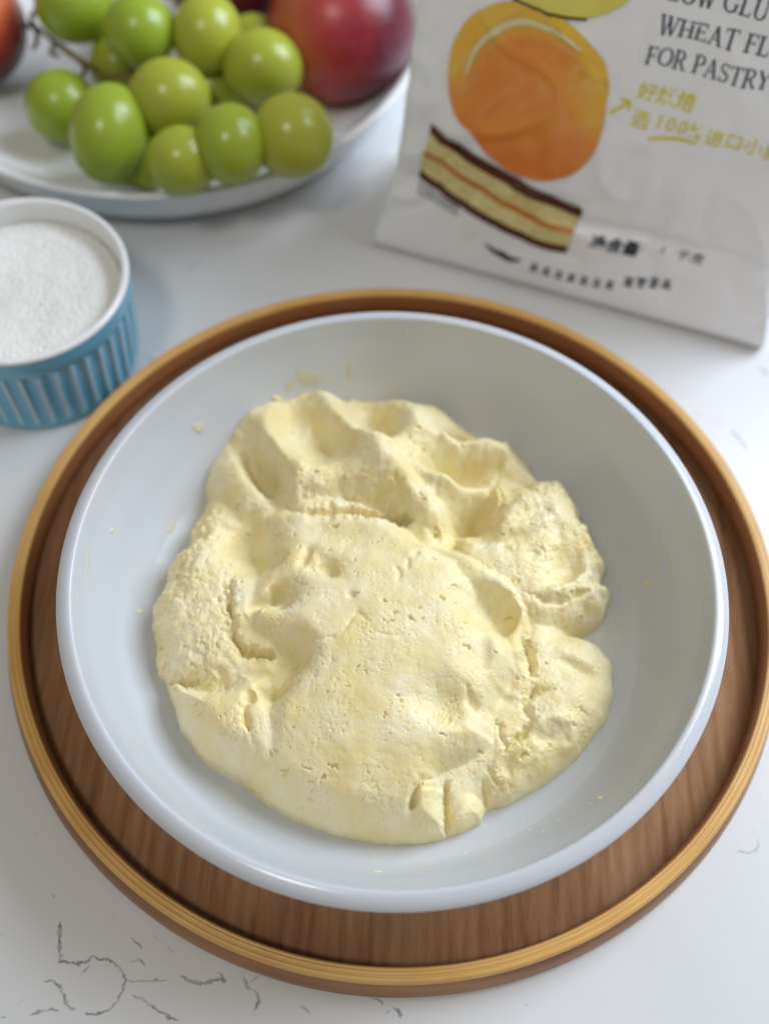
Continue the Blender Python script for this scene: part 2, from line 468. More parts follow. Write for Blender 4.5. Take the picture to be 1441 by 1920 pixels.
OUTLINE = [(378, 905), (384, 880), (398, 850), (418, 812), (452, 783), (500, 758), (545, 746), (600, 742), (642, 745), (655, 741), (700, 745), (760, 748), (820, 757), (870, 780), (920, 797), (965, 812), (1000, 850), (1022, 890), (1045, 898), (1070, 920), (1090, 955), (1106, 995), (1122, 1030), (1136, 1062), (1133, 1085), (1150, 1108), (1134, 1150), (1092, 1160), (1122, 1184), (1150, 1235), (1150, 1300), (1132, 1360), (1084, 1420), (1022, 1466), (960, 1500), (915, 1508), (900, 1540), (870, 1558), (838, 1568), (832, 1574), (790, 1583), (740, 1584), (680, 1576), (620, 1562), (560, 1538), (505, 1508), (466, 1474), (430, 1456), (380, 1428), (342, 1378), (328, 1330), (312, 1290), (295, 1250), (288, 1200), (276, 1148), (312, 1095), (325, 1045), (350, 1000), (382, 945)]
LOBES = [(OUTLINE, 16, 34.0, (720, 1150), 8, 0),  # outline, edge rounding (mm), height (mm) at its centre, centre, fall-off, floor height at the edge
    # left crumbly lobe
    ([(440, 860), (386, 912), (372, 955), (350, 1000), (325, 1045), (312, 1095), (280, 1145), (288, 1200), (295, 1250), (312, 1290), (400, 1330), (560, 1300), (560, 980)], 11, 36, (480, 1120), 26, 2),
    # lower-left lobe
    ([(312, 1290), (328, 1330), (342, 1378), (380, 1428), (430, 1456), (478, 1474), (540, 1490), (570, 1390), (520, 1240), (440, 1235), (420, 1275), (375, 1287)], 12, 36, (500, 1330), 24, 2),
    # right upper lobe
    ([(900, 860), (960, 885), (1012, 893), (1045, 898), (1070, 920), (1090, 955), (1106, 995), (1122, 1030), (1136, 1062), (1133, 1085), (1150, 1108), (1134, 1150), (1085, 1160), (1040, 1180), (960, 1180), (840, 1080), (830, 960)], 10, 37, (960, 1030), 24, 3),
    # right lower lobe
    ([(1000, 1130), (1080, 1158), (1122, 1184), (1150, 1235), (1150, 1300), (1132, 1360), (1084, 1420), (1022, 1466), (960, 1500), (915, 1508), (880, 1480), (860, 1380), (900, 1200)], 14, 31, (1020, 1290), 16, 2),
    # top lobe
    ([(378, 905), (384, 880), (398, 850), (418, 812), (452, 783), (500, 758), (545, 746), (600, 742), (642, 746), (655, 741), (700, 745), (760, 748), (820, 757), (870, 780), (920, 797), (965, 812), (1000, 850), (1026, 890), (1005, 905), (952, 893), (944, 925), (934, 958), (915, 978), (882, 994), (858, 985), (846, 1030), (770, 985), (742, 955), (690, 950), (640, 944), (600, 955), (565, 962), (540, 985), (440, 1010), (390, 950)], 13, 44.5, (700, 930), 26, 3),
    # main lobe
    ([(436, 930), (480, 900), (560, 880), (690, 890), (752, 930), (800, 985), (860, 1014), (884, 1022), (890, 1040), (912, 1056), (945, 1076), (978, 1106), (994, 1150), (990, 1200), (985, 1260), (968, 1300), (938, 1345), (936, 1378), (942, 1402), (915, 1428), (872, 1452), (838, 1466), (838, 1530), (832, 1574), (790, 1583), (740, 1584), (680, 1576), (620, 1562), (560, 1538), (505, 1508), (466, 1474), (455, 1420), (470, 1340), (500, 1290), (540, 1235), (500, 1226), (462, 1218), (440, 1196), (434, 1140), (442, 1070), (430, 1010)], 13, 45, (730, 1180), 14, 2),
    # raised lip along the upper right edge of the main lobe
    ([(770, 962), (800, 972), (860, 1006), (890, 1022), (915, 1046), (950, 1066), (986, 1098), (1004, 1145), (1002, 1220), (988, 1270), (900, 1300), (780, 1150), (740, 1040)], 7.5, 41.5, (940, 1090), 45, 6),
    # two small lumps at the front edge
    ([(842, 1466), (880, 1452), (900, 1474), (911, 1510), (900, 1540), (870, 1558), (838, 1568), (832, 1530)], 6.5, 23.5, (868, 1505), 10, 2),
]
bz0 = np.interp(rad, IN_PROF[::-1, 0], IN_PROF[::-1, 1])
H = np.full(X.shape, -5.0, np.float32); second = H.copy(); union = np.full(X.shape, -1e9, np.float32)
tops = []
for k, (poly, w, top, cc, fall, fl) in enumerate(LOBES):
    d = sdf(poly, Uw, Vw) / 6.0 + 0.35
    union = np.maximum(union, d)
    e = np.sqrt(np.clip(1 - (1 - np.clip(d / w, 0, 1)) ** 2, 0, 1))
    t = top - fall * ((U - cc[0]) ** 2 + 1.25 * (V - cc[1]) ** 2) / 400.0 ** 2
    f0 = np.minimum(bz0 - 1.2, 10 - 4 * np.sin(ang)) + fl
    h = np.where(d > 0, f0 + (t - f0) * e, -5.0)
    second = np.maximum(second, np.minimum(H, h)); kk = np.clip(1 - np.abs(H - h) / 1.8, 0, 1) * ((H > 0) & (h > 0))
    H = np.maximum(H, h) + kk * kk * 0.45; tops.append(h)
# soften the joints a little but keep the creases
gap = H - second
H -= 0.7 * np.exp(-gap / 0.7) * (second > 12)


def dent(cx, cy, rx, ry, deg, dep, p=2.0, skew=0.0):
    """pressed hollow; skew > 0 makes it deepest and steepest at its +x' end"""
    global H
    a = R(deg); dx, dy = Us - cx, Vs - cy
    u = (dx * math.cos(a) + dy * math.sin(a)) / rx; v_ = (-dx * math.sin(a) + dy * math.cos(a)) / ry
    q = np.sqrt(u * u + v_ * v_) ** p
    H = H - (1.45 + 1.45 * min(max((rx * ry - 450) / 1000, 0), 1)) * dep * np.exp(-q) * np.clip(1 + skew * u, 0, 2.2)


def ridge(pts, w, hgt, A=None, B=None):
    global H
    d, t = pline(pts, Us if A is None else A, Vs if B is None else B)
    H = H + 1.1 * hgt * np.exp(-(d / (1.35 * w)) ** 2) * smooth01(0, 0.12, t) * smooth01(1, 0.88, t)


def crack(pts, w, dep):
    global H
    d, t = pline(pts, Uw, Vw)
    ww = w * (0.75 + 0.5 * n3)
    H = H - dep * np.exp(-(d / np.maximum(ww, 1.5)) ** 1.4) * smooth01(-0.02, 0.15, t) * smooth01(1.02, 0.85, t) * (0.85 + 0.5 * n1)


def step(pts, w, hgt, side=-1, soft=14):
    """cliff: the ground on one side of a line drops by hgt and recovers over w"""
    global H
    P = np.array(pts, float); d, t = pline(pts, Us, Vs)
    i = np.clip((t * (len(P) - 1)).astype(int), 0, len(P) - 2)
    ex = P[i + 1, 0] - P[i, 0]; ey = P[i + 1, 1] - P[i, 1]
    sgn = np.sign((Us - P[i, 0]) * ey - (Vs - P[i, 1]) * ex) * side
    edge = smooth01(0, 0.12, t) * smooth01(1, 0.88, t)
    H = H - hgt * edge * np.where(sgn > 0, smooth01(0, soft, d) * np.exp(-(d / w) ** 2), 0)


# --- top lobe
ridge([(432, 830), (440, 862), (468, 905), (520, 935)], 13, 1.6)
dent(494, 888, 58, 24, 48, 5.6, 2.4)
ridge([(500, 800), (500, 850), (530, 890), (580, 905)], 16, 1.6)
ridge([(570, 760), (640, 800), (700, 850), (745, 905), (775, 965), (830, 1005)], 17, 3.0)
dent(600, 835, 72, 44, 25, 4.0, 2.4)
dent(548, 790, 20, 15, 30, 1.4); dent(610, 832, 26, 10, 10, 1.4)
dent(690, 792, 54, 30, 22, 5.6, 2.4, 0.5)
ridge([(650, 765), (720, 765), (770, 790), (775, 840)], 14, 1.0)
dent(660, 772, 14, 7, 20, 1.2)
crack([(652, 742), (655, 760)], 4, 2.0)
dent(862, 818, 42, 14, 14, 7.0, 2.0, -0.5); dent(905, 806, 55, 16, 14, 2.6)
ridge([(820, 832), (860, 842), (920, 836), (965, 832)], 13, 2.4)
dent(858, 872, 68, 30, 6, 6.6, 2.6)
ridge([(770, 850), (790, 885), (830, 906), (885, 908), (925, 896)], 12, 2.6)
ridge([(925, 870), (938, 905), (937, 950)], 9, 2.0)
dent(890, 945, 44, 36, 0, 6.6, 2.6); dent(812, 925, 40, 14, 25, 2.0)
dent(770, 875, 30, 50, -20, 1.0)
dent(980, 860, 30, 18, 40, 1.6)
step([(565, 958), (600, 956), (640, 944), (690, 950), (745, 952), (772, 972)], 26, 2.0, -1, 4)
crack([(590, 957), (640, 952), (690, 956), (745, 954), (772, 970)], 10, 8.0)
crack([(735, 905), (755, 935), (775, 972)], 7, 2.2)
crack([(530, 930), (545, 950), (570, 966), (600, 956)], 6, 2.0)
crack([(860, 984), (850, 1000), (862, 1012)], 10, 4.0)
crack([(936, 900), (944, 930), (936, 960), (915, 980), (880, 996)], 5, 2.0)
step([(438, 818), (470, 858), (505, 898), (545, 945)], 46, 5.5, -1, 26)
step([(722, 760), (748, 788), (748, 820), (732, 848)], 46, 3.4, -1, 16)
step([(790, 842), (850, 850), (920, 846), (950, 850)], 42, 3.4, -1, 18)
step([(812, 902), (870, 914), (930, 902)], 50, 4.0, -1, 24)
step([(838, 798), (880, 804), (965, 816)], 24, 3.0, -1, 10)
step([(630, 902), (700, 905), (748, 915)], 44, 2.6, -1, 24)
step([(585, 800), (618, 818), (640, 850)], 34, 1.6, -1, 14)
step([(438, 962), (500, 985), (540, 1030), (545, 1065)], 64, 3.2, -1, 40)
step([(500, 1100), (530, 1098), (552, 1118), (552, 1150)], 36, 2.6, -1, 16)
# --- right upper lobe
ridge([(1010, 1120), (1060, 1110), (1092, 1080), (1096, 1030), (1080, 990)], 11, 2.2)
dent(1062, 1070, 34, 34, 0, 2.6); dent(1056, 1090, 22, 8, -20, 1.8)
crack([(1008, 1126), (1040, 1132), (1085, 1122), (1112, 1108)], 7, 2.6)
crack([(985, 1112), (1005, 1118), (1025, 1128)], 5, 1.5)
dent(990, 970, 40, 10, -15, 1.6); dent(965, 1010, 46, 12, -8, 1.6); dent(1040, 1005, 12, 22, -30, 1.5); dent(1000, 1040, 14, 10, 0, 1.2)
ridge([(930, 990), (985, 1000), (1050, 985)], 14, 1.4)
dent(905, 1000, 26, 22, 0, 2.5)
dent(955, 930, 18, 30, 0, 1.6)
ridge([(990, 905), (1035, 908), (1058, 940)], 16, 1.3)
# --- main lobe
step([(884, 1085), (925, 1096), (955, 1112), (976, 1140), (970, 1172), (950, 1200)], 50, 3.2, -1, 12)
dent(914, 1142, 62, 40, 34, 3.4, 2.4, 0.5)
dent(640, 1010, 120, 28, 4, 1.0)
dent(468, 1020, 60, 52, 50, 3.4, 2.2)
dent(500, 1128, 34, 9, -38, 3.6, 2.0); dent(530, 1125, 32, 26, -20, 2.4)
ridge([(462, 1160), (480, 1152), (496, 1160)], 9, 0.8)
dent(572, 1052, 9, 20, 20, 1.6); dent(622, 1084, 16, 12, 40, 1.6); dent(600, 1066, 34, 20, 30, 1.4); ridge([(578, 1050), (592, 1060), (600, 1070)], 7, 1.0)
crack([(640, 1210), (660, 1180), (672, 1166), (690, 1185), (700, 1204), (750, 1210), (775, 1200)], 4, 0.5)
crack([(555, 1205), (600, 1215), (632, 1210)], 5, 0.8)
crack([(780, 1130), (830, 1122), (870, 1112)], 6, 0.7)
crack([(742, 1075), (748, 1095), (740, 1106)], 5, 1.1); crack([(765, 1060), (762, 1085)], 5, 1.0)
dent(780, 1055, 7, 6, 0, 0.9); dent(656, 1130, 7, 7, 0, 0.9)
crack([(436, 1070), (430, 1120), (434, 1170), (440, 1200), (462, 1222), (500, 1228), (520, 1222)], 8, 5.0)
step([(436, 1060), (430, 1120), (434, 1170), (441, 1202), (464, 1224), (505, 1230)], 30, 1.3, -1)
crack([(586, 1228), (570, 1250), (548, 1268), (540, 1280)], 6, 2.4)
crack([(408, 1256), (420, 1275), (428, 1300)], 6, 1.8)
dent(504, 1300, 20, 10, 10, 2.6); dent(472, 1322, 10, 12, 0, 2.0); dent(535, 1298, 12, 6, -30, 2.0)
crack([(468, 1318), (462, 1345), (466, 1372), (474, 1400)], 7, 3.0)
crack([(474, 1400), (486, 1425), (482, 1450), (468, 1472)], 5, 1.1)
crack([(312, 1288), (345, 1286), (380, 1286)], 6, 2.4)
dent(372, 1360, 18, 7, -40, 1.0); dent(424, 1400, 6, 6, 0, 1.0)
dent(830, 1330, 60, 40, 10, 1.6); dent(900, 1240, 26, 50, 0, 1.2)
ridge([(965, 1210), (975, 1260), (950, 1310)], 16, 1.4); dent(955, 1285, 22, 22, 0, 1.2)
dent(885, 1330, 10, 20, -30, 1.5); crack([(870, 1290), (880, 1330), (892, 1345)], 5, 1.2)
crack([(938, 1350), (934, 1380), (946, 1402)], 6, 2.5)
# front edge
dent(772, 1518, 7, 22, 15, 3.2); crack([(812, 1467), (786, 1480), (770, 1508), (776, 1534)], 6, 2.6)
crack([(836, 1466), (838, 1500), (836, 1530), (832, 1574)], 6, 3.5)
crack([(905, 1460), (915, 1490), (912, 1510)], 6, 2.0)
ridge([(806, 1490), (815, 1530), (808, 1560)], 16, 1.0)
# --- right lower lobe
crack([(985, 1190), (992, 1215), (998, 1245), (990, 1270)], 10, 5.0)
crack([(1004, 1270), (1000, 1300), (984, 1320), (996, 1360), (980, 1385), (948, 1400), (944, 1420)], 7, 3.0)
dent(1085, 1262, 40, 11, 32, 2.4); dent(1010, 1300, 22, 10, -10, 1.5)
dent(1095, 1168, 30, 12, 20, 2.0)
ridge([(985, 1375), (1030, 1355), (1066, 1370), (1068, 1410), (1040, 1425)], 9, 1.3)
dent(1020, 1392, 26, 16, 0, 1.6)
dent(950, 1440, 14, 20, 30, 1.6); crack([(912, 1440), (930, 1470), (945, 1490)], 5, 1.4)

# --- rough crumb, pits and skin
inside = np.clip(union / (4 - 2.6 * crag), 0, 1); inside = inside * inside * (3 - 2 * inside)
HM = np.clip(H, 0, 60)
for _ in range(2):                                    # soften the grid steps of the steep walls a little
    HM[1:-1, 1:-1] = 0.4 * HM[1:-1, 1:-1] + 0.15 * (HM[:-2, 1:-1] + HM[2:, 1:-1] + HM[1:-1, :-2] + HM[1:-1, 2:])
gy_, gx_ = np.gradient(HM, G)
gl_ = np.sqrt(1 + gx_ ** 2 + gy_ ** 2)
NXn, NYn, NZn = -gx_ / gl_, -gy_ / gl_, 1 / gl_
XN, YN = X, Y
n3 = noise3(X / 2.2, Y / 2.2, HM / 2.2, 2, 9); n4 = noise3(X / 2.2, Y / 2.2, HM / 2.2, 2, 14)
broad = fbm(X / 14, Y / 14, 3, 21)
fine = noise3(X / 1.5, Y / 1.5, HM / 1.5, 3, 25)
mid = noise3(X / 4.5, Y / 4.5, HM / 4.5, 3, 31)
wd, wv = worley((XN + 0.8 * n3) / 3.1, (YN + 0.8 * n4) / 3.1, 3, 1.0)
wd2, wv2 = worley((XN + 0.5 * n4) / 1.5, (YN + 0.5 * n3) / 1.5, 8, 1.0)
patch = smooth01(-0.15, 0.45, fbm(X / 11, Y / 11, 2, 43))
D = 0.5 * broad + (0.14 + 0.55 * crag) * mid * 0.8 + (0.05 + 0.11 * crag + 0.05 * patch) * fine
D = D + crag * (0.9 * (0.55 - wd) * wv + 0.40 * (0.5 - wd2) * wv2)
p1, v1 = worley((XN + 1.8 * n3) / 5.2, (YN * 1.25 + 1.8 * n4) / 5.2, 12, 0.16)
D -= (0.5 + 0.8 * v1) * smooth01(0.13 + 0.08 * v1, 0.03, p1) * 1.1
p2, v2 = worley((XN + 0.5 * n4) / 2.3, (YN * 1.2 + 0.5 * n3) / 2.3, 17, 0.40)
D -= (0.35 + 0.35 * v2) * smooth01(0.20, 0.05, p2) * (0.1 + 0.9 * patch) * 0.8
p3, v3 = worley(XN / 0.95, YN / 0.95, 23, 0.5)
D -= 0.10 * smooth01(0.34, 0.1, p3) * (0.2 + 0.8 * patch)
tm = smooth01(0.0, 0.5, fbm(X / 13, Y / 13, 2, 77))
tear = smooth01(0.10, 0.0, np.abs(noise3(X / 4.2, Y / 5.2, HM / 4.2, 3, 71))) * tm
D -= (0.28 + 0.50 * crag) * tear
tear = smooth01(0.12, 0.0, np.abs(noise3(X / 2.1, Y / 2.4, HM / 2.1, 2, 83))) * smooth01(-0.1, 0.5, fbm(X / 8, Y / 8, 2, 87))
D -= 0.20 * tear
D = (D * inside).astype(np.float32)
H = np.where(H > 0, HM, H).astype(np.float32)

# keep only the part above the bowl's glaze
bz = np.interp(rad, IN_PROF[::-1, 0], IN_PROF[::-1, 1])
keepv = (union > -0.85) & (rad < 91)
quad = keepv[:-1, :-1] & keepv[1:, :-1] & keepv[:-1, 1:] & keepv[1:, 1:]
near = np.zeros_like(keepv)
near[:-1, :-1] |= quad; near[1:, :-1] |= quad; near[:-1, 1:] |= quad; near[1:, 1:] |= quad
idx = np.full(X.shape, -1, np.int64); idx[near] = np.arange(near.sum())
Hc = np.maximum(H, bz - 2.6)
VX = np.stack([(X + NXn * D)[near], (Y + NYn * D)[near], (Hc + NZn * D)[near]], 1) * S
qi = np.argwhere(quad)
F4 = np.stack([idx[qi[:, 0], qi[:, 1]], idx[qi[:, 0], qi[:, 1] + 1], idx[qi[:, 0] + 1, qi[:, 1] + 1], idx[qi[:, 0] + 1, qi[:, 1]]], 1)
me = bpy.data.meshes.new('dough')
me.vertices.add(len(VX)); me.vertices.foreach_set('co', VX.astype(np.float32).ravel())
me.loops.add(F4.size); me.loops.foreach_set('vertex_index', F4.astype(np.int32).ravel())
me.polygons.add(len(F4)); me.polygons.foreach_set('loop_start', np.arange(0, F4.size, 4, dtype=np.int32))
me.update(calc_edges=True); me.validate()

M_dough, nt, b = new_mat('butter_dough'); L = nt.links
v = coords(nt)
n = nd(nt, 'ShaderNodeTexNoise', i_Scale=70, i_Detail=5, i_Roughness=0.6); L.new(v, n.inputs['Vector'])
r = ramp(nt, [(0.36, (0.765, 0.645, 0.315)), (0.52, (0.79, 0.695, 0.41)), (0.68, (0.815, 0.74, 0.51))]); L.new(n.outputs[0], r.inputs[0])
sp = nd(nt, 'ShaderNodeTexNoise', i_Scale=520, i_Detail=2); L.new(v, sp.inputs['Vector'])
rs = ramp(nt, [(0.60, (0, 0, 0)), (0.70, (0.55, 0.55, 0.55))]); L.new(sp.outputs[0], rs.inputs[0])
mx = nd(nt, 'ShaderNodeMix', data_type='RGBA'); L.new(rs.outputs[0], mx.inputs['Factor']); L.new(r.outputs[0], mx.inputs['A'])
mx.inputs['B'].default_value = (0.86, 0.66, 0.24, 1)
L.new(mx.outputs['Result'], b.inputs['Base Color'])
b.inputs['Roughness'].default_value = 0.5
b.inputs['Specular IOR Level'].default_value = 0.35
b.inputs['Subsurface Weight'].default_value = 0.55
b.inputs['Subsurface Radius'].default_value = (1.0, 0.62, 0.22)
b.inputs['Subsurface Scale'].default_value = 0.0014
nb_ = nd(nt, 'ShaderNodeTexNoise', i_Scale=900, i_Detail=3); L.new(v, nb_.inputs['Vector'])
bp = nd(nt, 'ShaderNodeBump', i_Strength=0.3, i_Distance=0.0002); L.new(nb_.outputs[0], bp.inputs['Height']); L.new(bp.outputs[0], b.inputs['Normal'])
dough = link('dough', me, M_dough)
tag(dough, 'lump of pale yellow butter dough with finger dents in the white bowl', 'dough')

# bits of dough left on the bowl
M_smear = simple('dough_film', (0.80, 0.74, 0.52), 0.5, Alpha=0.6)


def crumb(px, py, sx, sy, hgt, label, seed, mat=None, rot=0.0):
    p = bowl_hit(px, py); r_ = math.hypot(p[0], p[1])
    dz = (bowl_z(r_ + .5) - bowl_z(r_ - .5)); er = np.array([p[0] / r_, p[1] / r_, 0])
    nrm = np.array([-dz * er[0], -dz * er[1], 1.0]); nrm /= np.linalg.norm(nrm)
    t1 = np.cross([0, 1, 0.2], nrm); t1 /= np.linalg.norm(t1); t2 = np.cross(nrm, t1)
    t1, t2 = t1 * math.cos(rot) + t2 * math.sin(rot), -t1 * math.sin(rot) + t2 * math.cos(rot)
    vs, fs = [p + nrm * hgt * 0.9], []
    NA, NR = 20, 6
    for i in range(1, NR + 1):
        for k in range(NA):
            a = 2 * math.pi * k / NA; q = i / NR
            w_ = 1 + 0.55 * mnoise.noise((2.2 * math.cos(a) + seed * 3.1, 2.2 * math.sin(a), seed)) + 0.3 * mnoise.noise((5 * math.cos(a), 5 * math.sin(a) + seed, seed))
            o2 = t1 * sx * q * w_ * math.cos(a) + t2 * sy * q * w_ * math.sin(a)
            pp = p + o2; rr = math.hypot(pp[0], pp[1])
            hh = hgt * (1 - q ** 2.5) * (0.75 + 0.6 * mnoise.noise((pp[0] * 1.5, pp[1] * 1.5, seed + 4)))
            pp = np.array([pp[0], pp[1], bowl_z(rr)]) + nrm * (hh if i < NR else -0.15)
            vs.append(pp)
    for k in range(NA): fs.append((0, 1 + k, 1 + (k + 1) % NA))
    for i in range(NR - 1):
        for k in range(NA):
            k2 = (k + 1) % NA
            fs.append((1 + i * NA + k, 1 + (i + 1) * NA + k, 1 + (i + 1) * NA + k2, 1 + i * NA + k2))
    o = link('dough_crumb', mesh('dough_crumb', vs, fs), mat or M_dough)
    return tag(o, label, 'crumb', 'bits of dough stuck to the inside of the bowl')


crumb(210, 995, 1.0, 0.8, 0.7, 'single round crumb high on the left inner wall of the bowl', 1)
crumb(578, 708, 5.5, 3.6, 0.35, 'thin pale smear on the back wall of the bowl just above the dough', 2, M_smear)
crumb(372, 803, 3.0, 2.0, 0.5, 'dough smear on the upper left inner wall beside the top of the dough', 3, M_smear)
crumb(520, 748, 2.2, 1.0, 0.7, 'crumb at the upper left edge of the dough against the back wall', 4)
crumb(1213, 1092, 2.6, 0.8, 0.5, 'lone flat crumb on the right inner wall of the bowl', 5, None, 0.1)
crumb(322, 990, 1.6, 3.0, 0.4, 'thin smear on the left inner wall close beside the crumbly dough edge', 6, M_smear, -0.3)
crumb(262, 1146, 1.6, 0.7, 0.4, 'tiny flake at the leftmost tip of the dough', 7)
crumb(1123, 1497, 0.9, 0.9, 0.6, 'white speck on the lower right inner wall of the bowl', 8)
crumb(650, 1590, 0.8, 0.4, 0.35, 'small flake below the front edge of the dough', 9, None, 0.5)
crumb(708, 1634, 1.6, 0.5, 0.3, 'flat flake on the front inner wall near the rim of the bowl', 10)

for k, (sx_, sy_) in enumerate([(905, 1583), (948, 1572), (990, 1556), (1022, 1546), (1046, 1538), (1075, 1522), (1088, 1510), (1106, 1508), (1145, 1468), (1018, 1560), (870, 1600), (965, 1580)]):
    o = crumb(sx_, sy_, 0.35 + 0.3 * random.random(), 0.3 + 0.25 * random.random(), 0.3, 'tiny pale speck in the scatter along the lower right wall of the bowl', 20 + k, None, random.random() * 3)
    o['group'] = 'specks scattered along the lower right bowl wall'
crumb(655, 698, 1.2, 4.5, 0.3, 'narrow upright smear on the back bowl wall right of the broader smear', 40, M_smear, 0.25)
crumb(545, 722, 1.4, 4.0, 0.3, 'narrow upright smear on the back bowl wall left of the broader smear', 41, M_smear, -0.1)
crumb(1256, 1060, 0.8, 6.0, 0.2, 'long faint scrape mark on the right inner wall of the bowl', 42, M_smear, 0.15)
crumb(165, 1055, 0.8, 5.0, 0.2, 'long faint scrape mark on the left inner wall of the bowl', 43, M_smear, 0.0)

# ------------------------------------------------------------------ ramekin of sugar
RX, RY = -138.4, 113.9
ram = empty('ramekin', (RX, RY, 0))
tag(ram, 'blue fluted ramekin with a white rim at the left edge of the tray', 'ramekin')
NF = 40
M_blue, nt, b = new_mat('blue_glaze'); L = nt.links
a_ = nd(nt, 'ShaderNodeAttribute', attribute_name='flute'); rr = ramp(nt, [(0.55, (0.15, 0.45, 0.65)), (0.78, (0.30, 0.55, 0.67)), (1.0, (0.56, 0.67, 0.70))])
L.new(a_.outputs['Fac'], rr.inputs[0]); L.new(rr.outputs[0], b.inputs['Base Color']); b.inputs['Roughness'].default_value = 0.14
prof_o = spline([(33.5, 0.4), (35.0, 0.3), (35.8, 1.2), (36.3, 4.0), (37.0, 14), (37.9, 26), (38.4, 33.5), (38.9, 35.5), (39.3, 37.0), (39.6, 40.0), (39.75, 43.2)], 5)
NA = NF * 10
vs, fs, fl = [], [], []
for (r_, z) in prof_o:
    m_ = float(smooth01(3.0, 6.0, np.array(z)) * smooth01(35.6, 33.6, np.array(z)))
    for k in range(NA):
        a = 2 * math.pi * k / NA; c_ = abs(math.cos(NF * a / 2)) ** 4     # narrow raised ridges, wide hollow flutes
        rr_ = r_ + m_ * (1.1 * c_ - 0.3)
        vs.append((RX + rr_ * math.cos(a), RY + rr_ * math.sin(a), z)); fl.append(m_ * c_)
for i in range(len(prof_o) - 1):
    for k in range(NA):
        k2 = (k + 1) % NA; fs.append((i * NA + k, i * NA + k2, (i + 1) * NA + k2, (i + 1) * NA + k))
me = mesh('fluted_body', vs, fs); at_ = me.attributes.new('flute', 'FLOAT', 'POINT'); at_.data.foreach_set('value', fl)
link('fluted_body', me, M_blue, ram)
link('white_lining', lathe('white_lining', spline([(39.7, 43.1), (39.8, 44.0), (39.2, 44.9), (38.0, 45.0), (37.2, 44.3), (36.6, 42), (36.0, 30), (35.2, 10), (33, 6), (0, 5.5)], 5), 128, (RX, RY)), M_plate, ram)
# sugar: a mounded, grainy surface
gx = np.arange(-37, 37.01, 0.36); GX, GY = np.meshgrid(gx, gx); gr = np.hypot(GX, GY)
sh = 37.2 + 0.8 * fbm(GX / 22, GY / 22, 2, 51) - 1.6 * smooth01(25, 36, gr) + 0.15 * fbm(GX / 5, GY / 5, 3, 55)
w1, wv1 = worley(GX / 1.2, GY / 1.2, 61); sh = sh + 0.6 * (0.6 - w1) * (0.4 + wv1)
ki = gr < 36.2; q = ki[:-1, :-1] & ki[1:, :-1] & ki[:-1, 1:] & ki[1:, 1:]
ii = np.arange(GX.size).reshape(GX.shape); qq = np.argwhere(q)
fs = [(ii[i, j], ii[i, j + 1], ii[i + 1, j + 1], ii[i + 1, j]) for i, j in qq]
used = sorted({v_ for f in fs for v_ in f}); remap = {v_: k for k, v_ in enumerate(used)}
me = mesh('sugar', [(RX + GX.flat[k], RY + GY.flat[k], sh.flat[k]) for k in used], [[remap[v_] for v_ in f] for f in fs])
M_sugar = noisy('granulated_sugar', (0.74, 0.74, 0.70), (0.84, 0.84, 0.81), 900, 0.35, bump=0.0002, bscale=1500, Subsurface_Weight=0.3, Subsurface_Scale=0.001)
tag(link('sugar', me, M_sugar, None, smooth=False), 'white granulated sugar filling the blue ramekin', 'sugar', kind='stuff')

# ------------------------------------------------------------------ fruit plate
PX, PY = -113.1, 291.8
plate_prof = spline([(0, 2.2), (60, 2.2), (62, 0.4), (66, 0.4), (69, 3.0), (88, 2.6), (100, 2.6), (106, 4.5), (110.5, 10.0), (114, 17.0), (116.8, 23), (118.2, 25.8), (119.3, 27.4), (118.9, 28.2), (117.4, 28.4), (115.6, 27.6), (112, 23.5), (105, 17.0), (95, 11.8), (80, 8.2), (60, 6.8), (30, 6.4), (0, 6.4)], 6)
plate = link('fruit_plate', lathe('fruit_plate', plate_prof, 200, (PX, PY)), M_plate)
tag(plate, 'shallow white round plate carrying grapes and nectarines at the back', 'plate')


def plate_z(x, y):
    r_ = math.hypot(x - PX, y - PY); P = plate_prof[-61:][::-1]
    return float(np.interp(r_, P[:, 0], P[:, 1]))


# grapes
M_grape, nt, b = new_mat('green_grape_skin'); L = nt.links
oi = nd(nt, 'ShaderNodeObjectInfo')
v = coords(nt); n = nd(nt, 'ShaderNodeTexNoise', i_Scale=60, i_Detail=3); L.new(v, n.inputs['Vector'])
r = ramp(nt, [(0.3, (0.27, 0.36, 0.025)), (0.7, (0.44, 0.48, 0.07))]); L.new(n.outputs[0], r.inputs[0])
r2 = ramp(nt, [(0.0, (0.22, 0.36, 0.015)), (0.5, (0.36, 0.42, 0.03)), (1.0, (0.48, 0.45, 0.05))]); L.new(oi.outputs['Random'], r2.inputs[0])
mx = nd(nt, 'ShaderNodeMix', data_type='RGBA', i_Factor=0.5); L.new(r.outputs[0], mx.inputs['A']); L.new(r2.outputs[0], mx.inputs['B']); L.new(mx.outputs['Result'], b.inputs['Base Color'])
b.inputs['Roughness'].default_value = 0.27
b.inputs['Subsurface Weight'].default_value = 0.8; b.inputs['Subsurface Radius'].default_value = (0.9, 1.0, 0.25); b.inputs['Subsurface Scale'].default_value = 0.006
M_stem = noisy('grape_stem_bark', (0.09, 0.065, 0.018), (0.24, 0.17, 0.035), 120, 0.6)
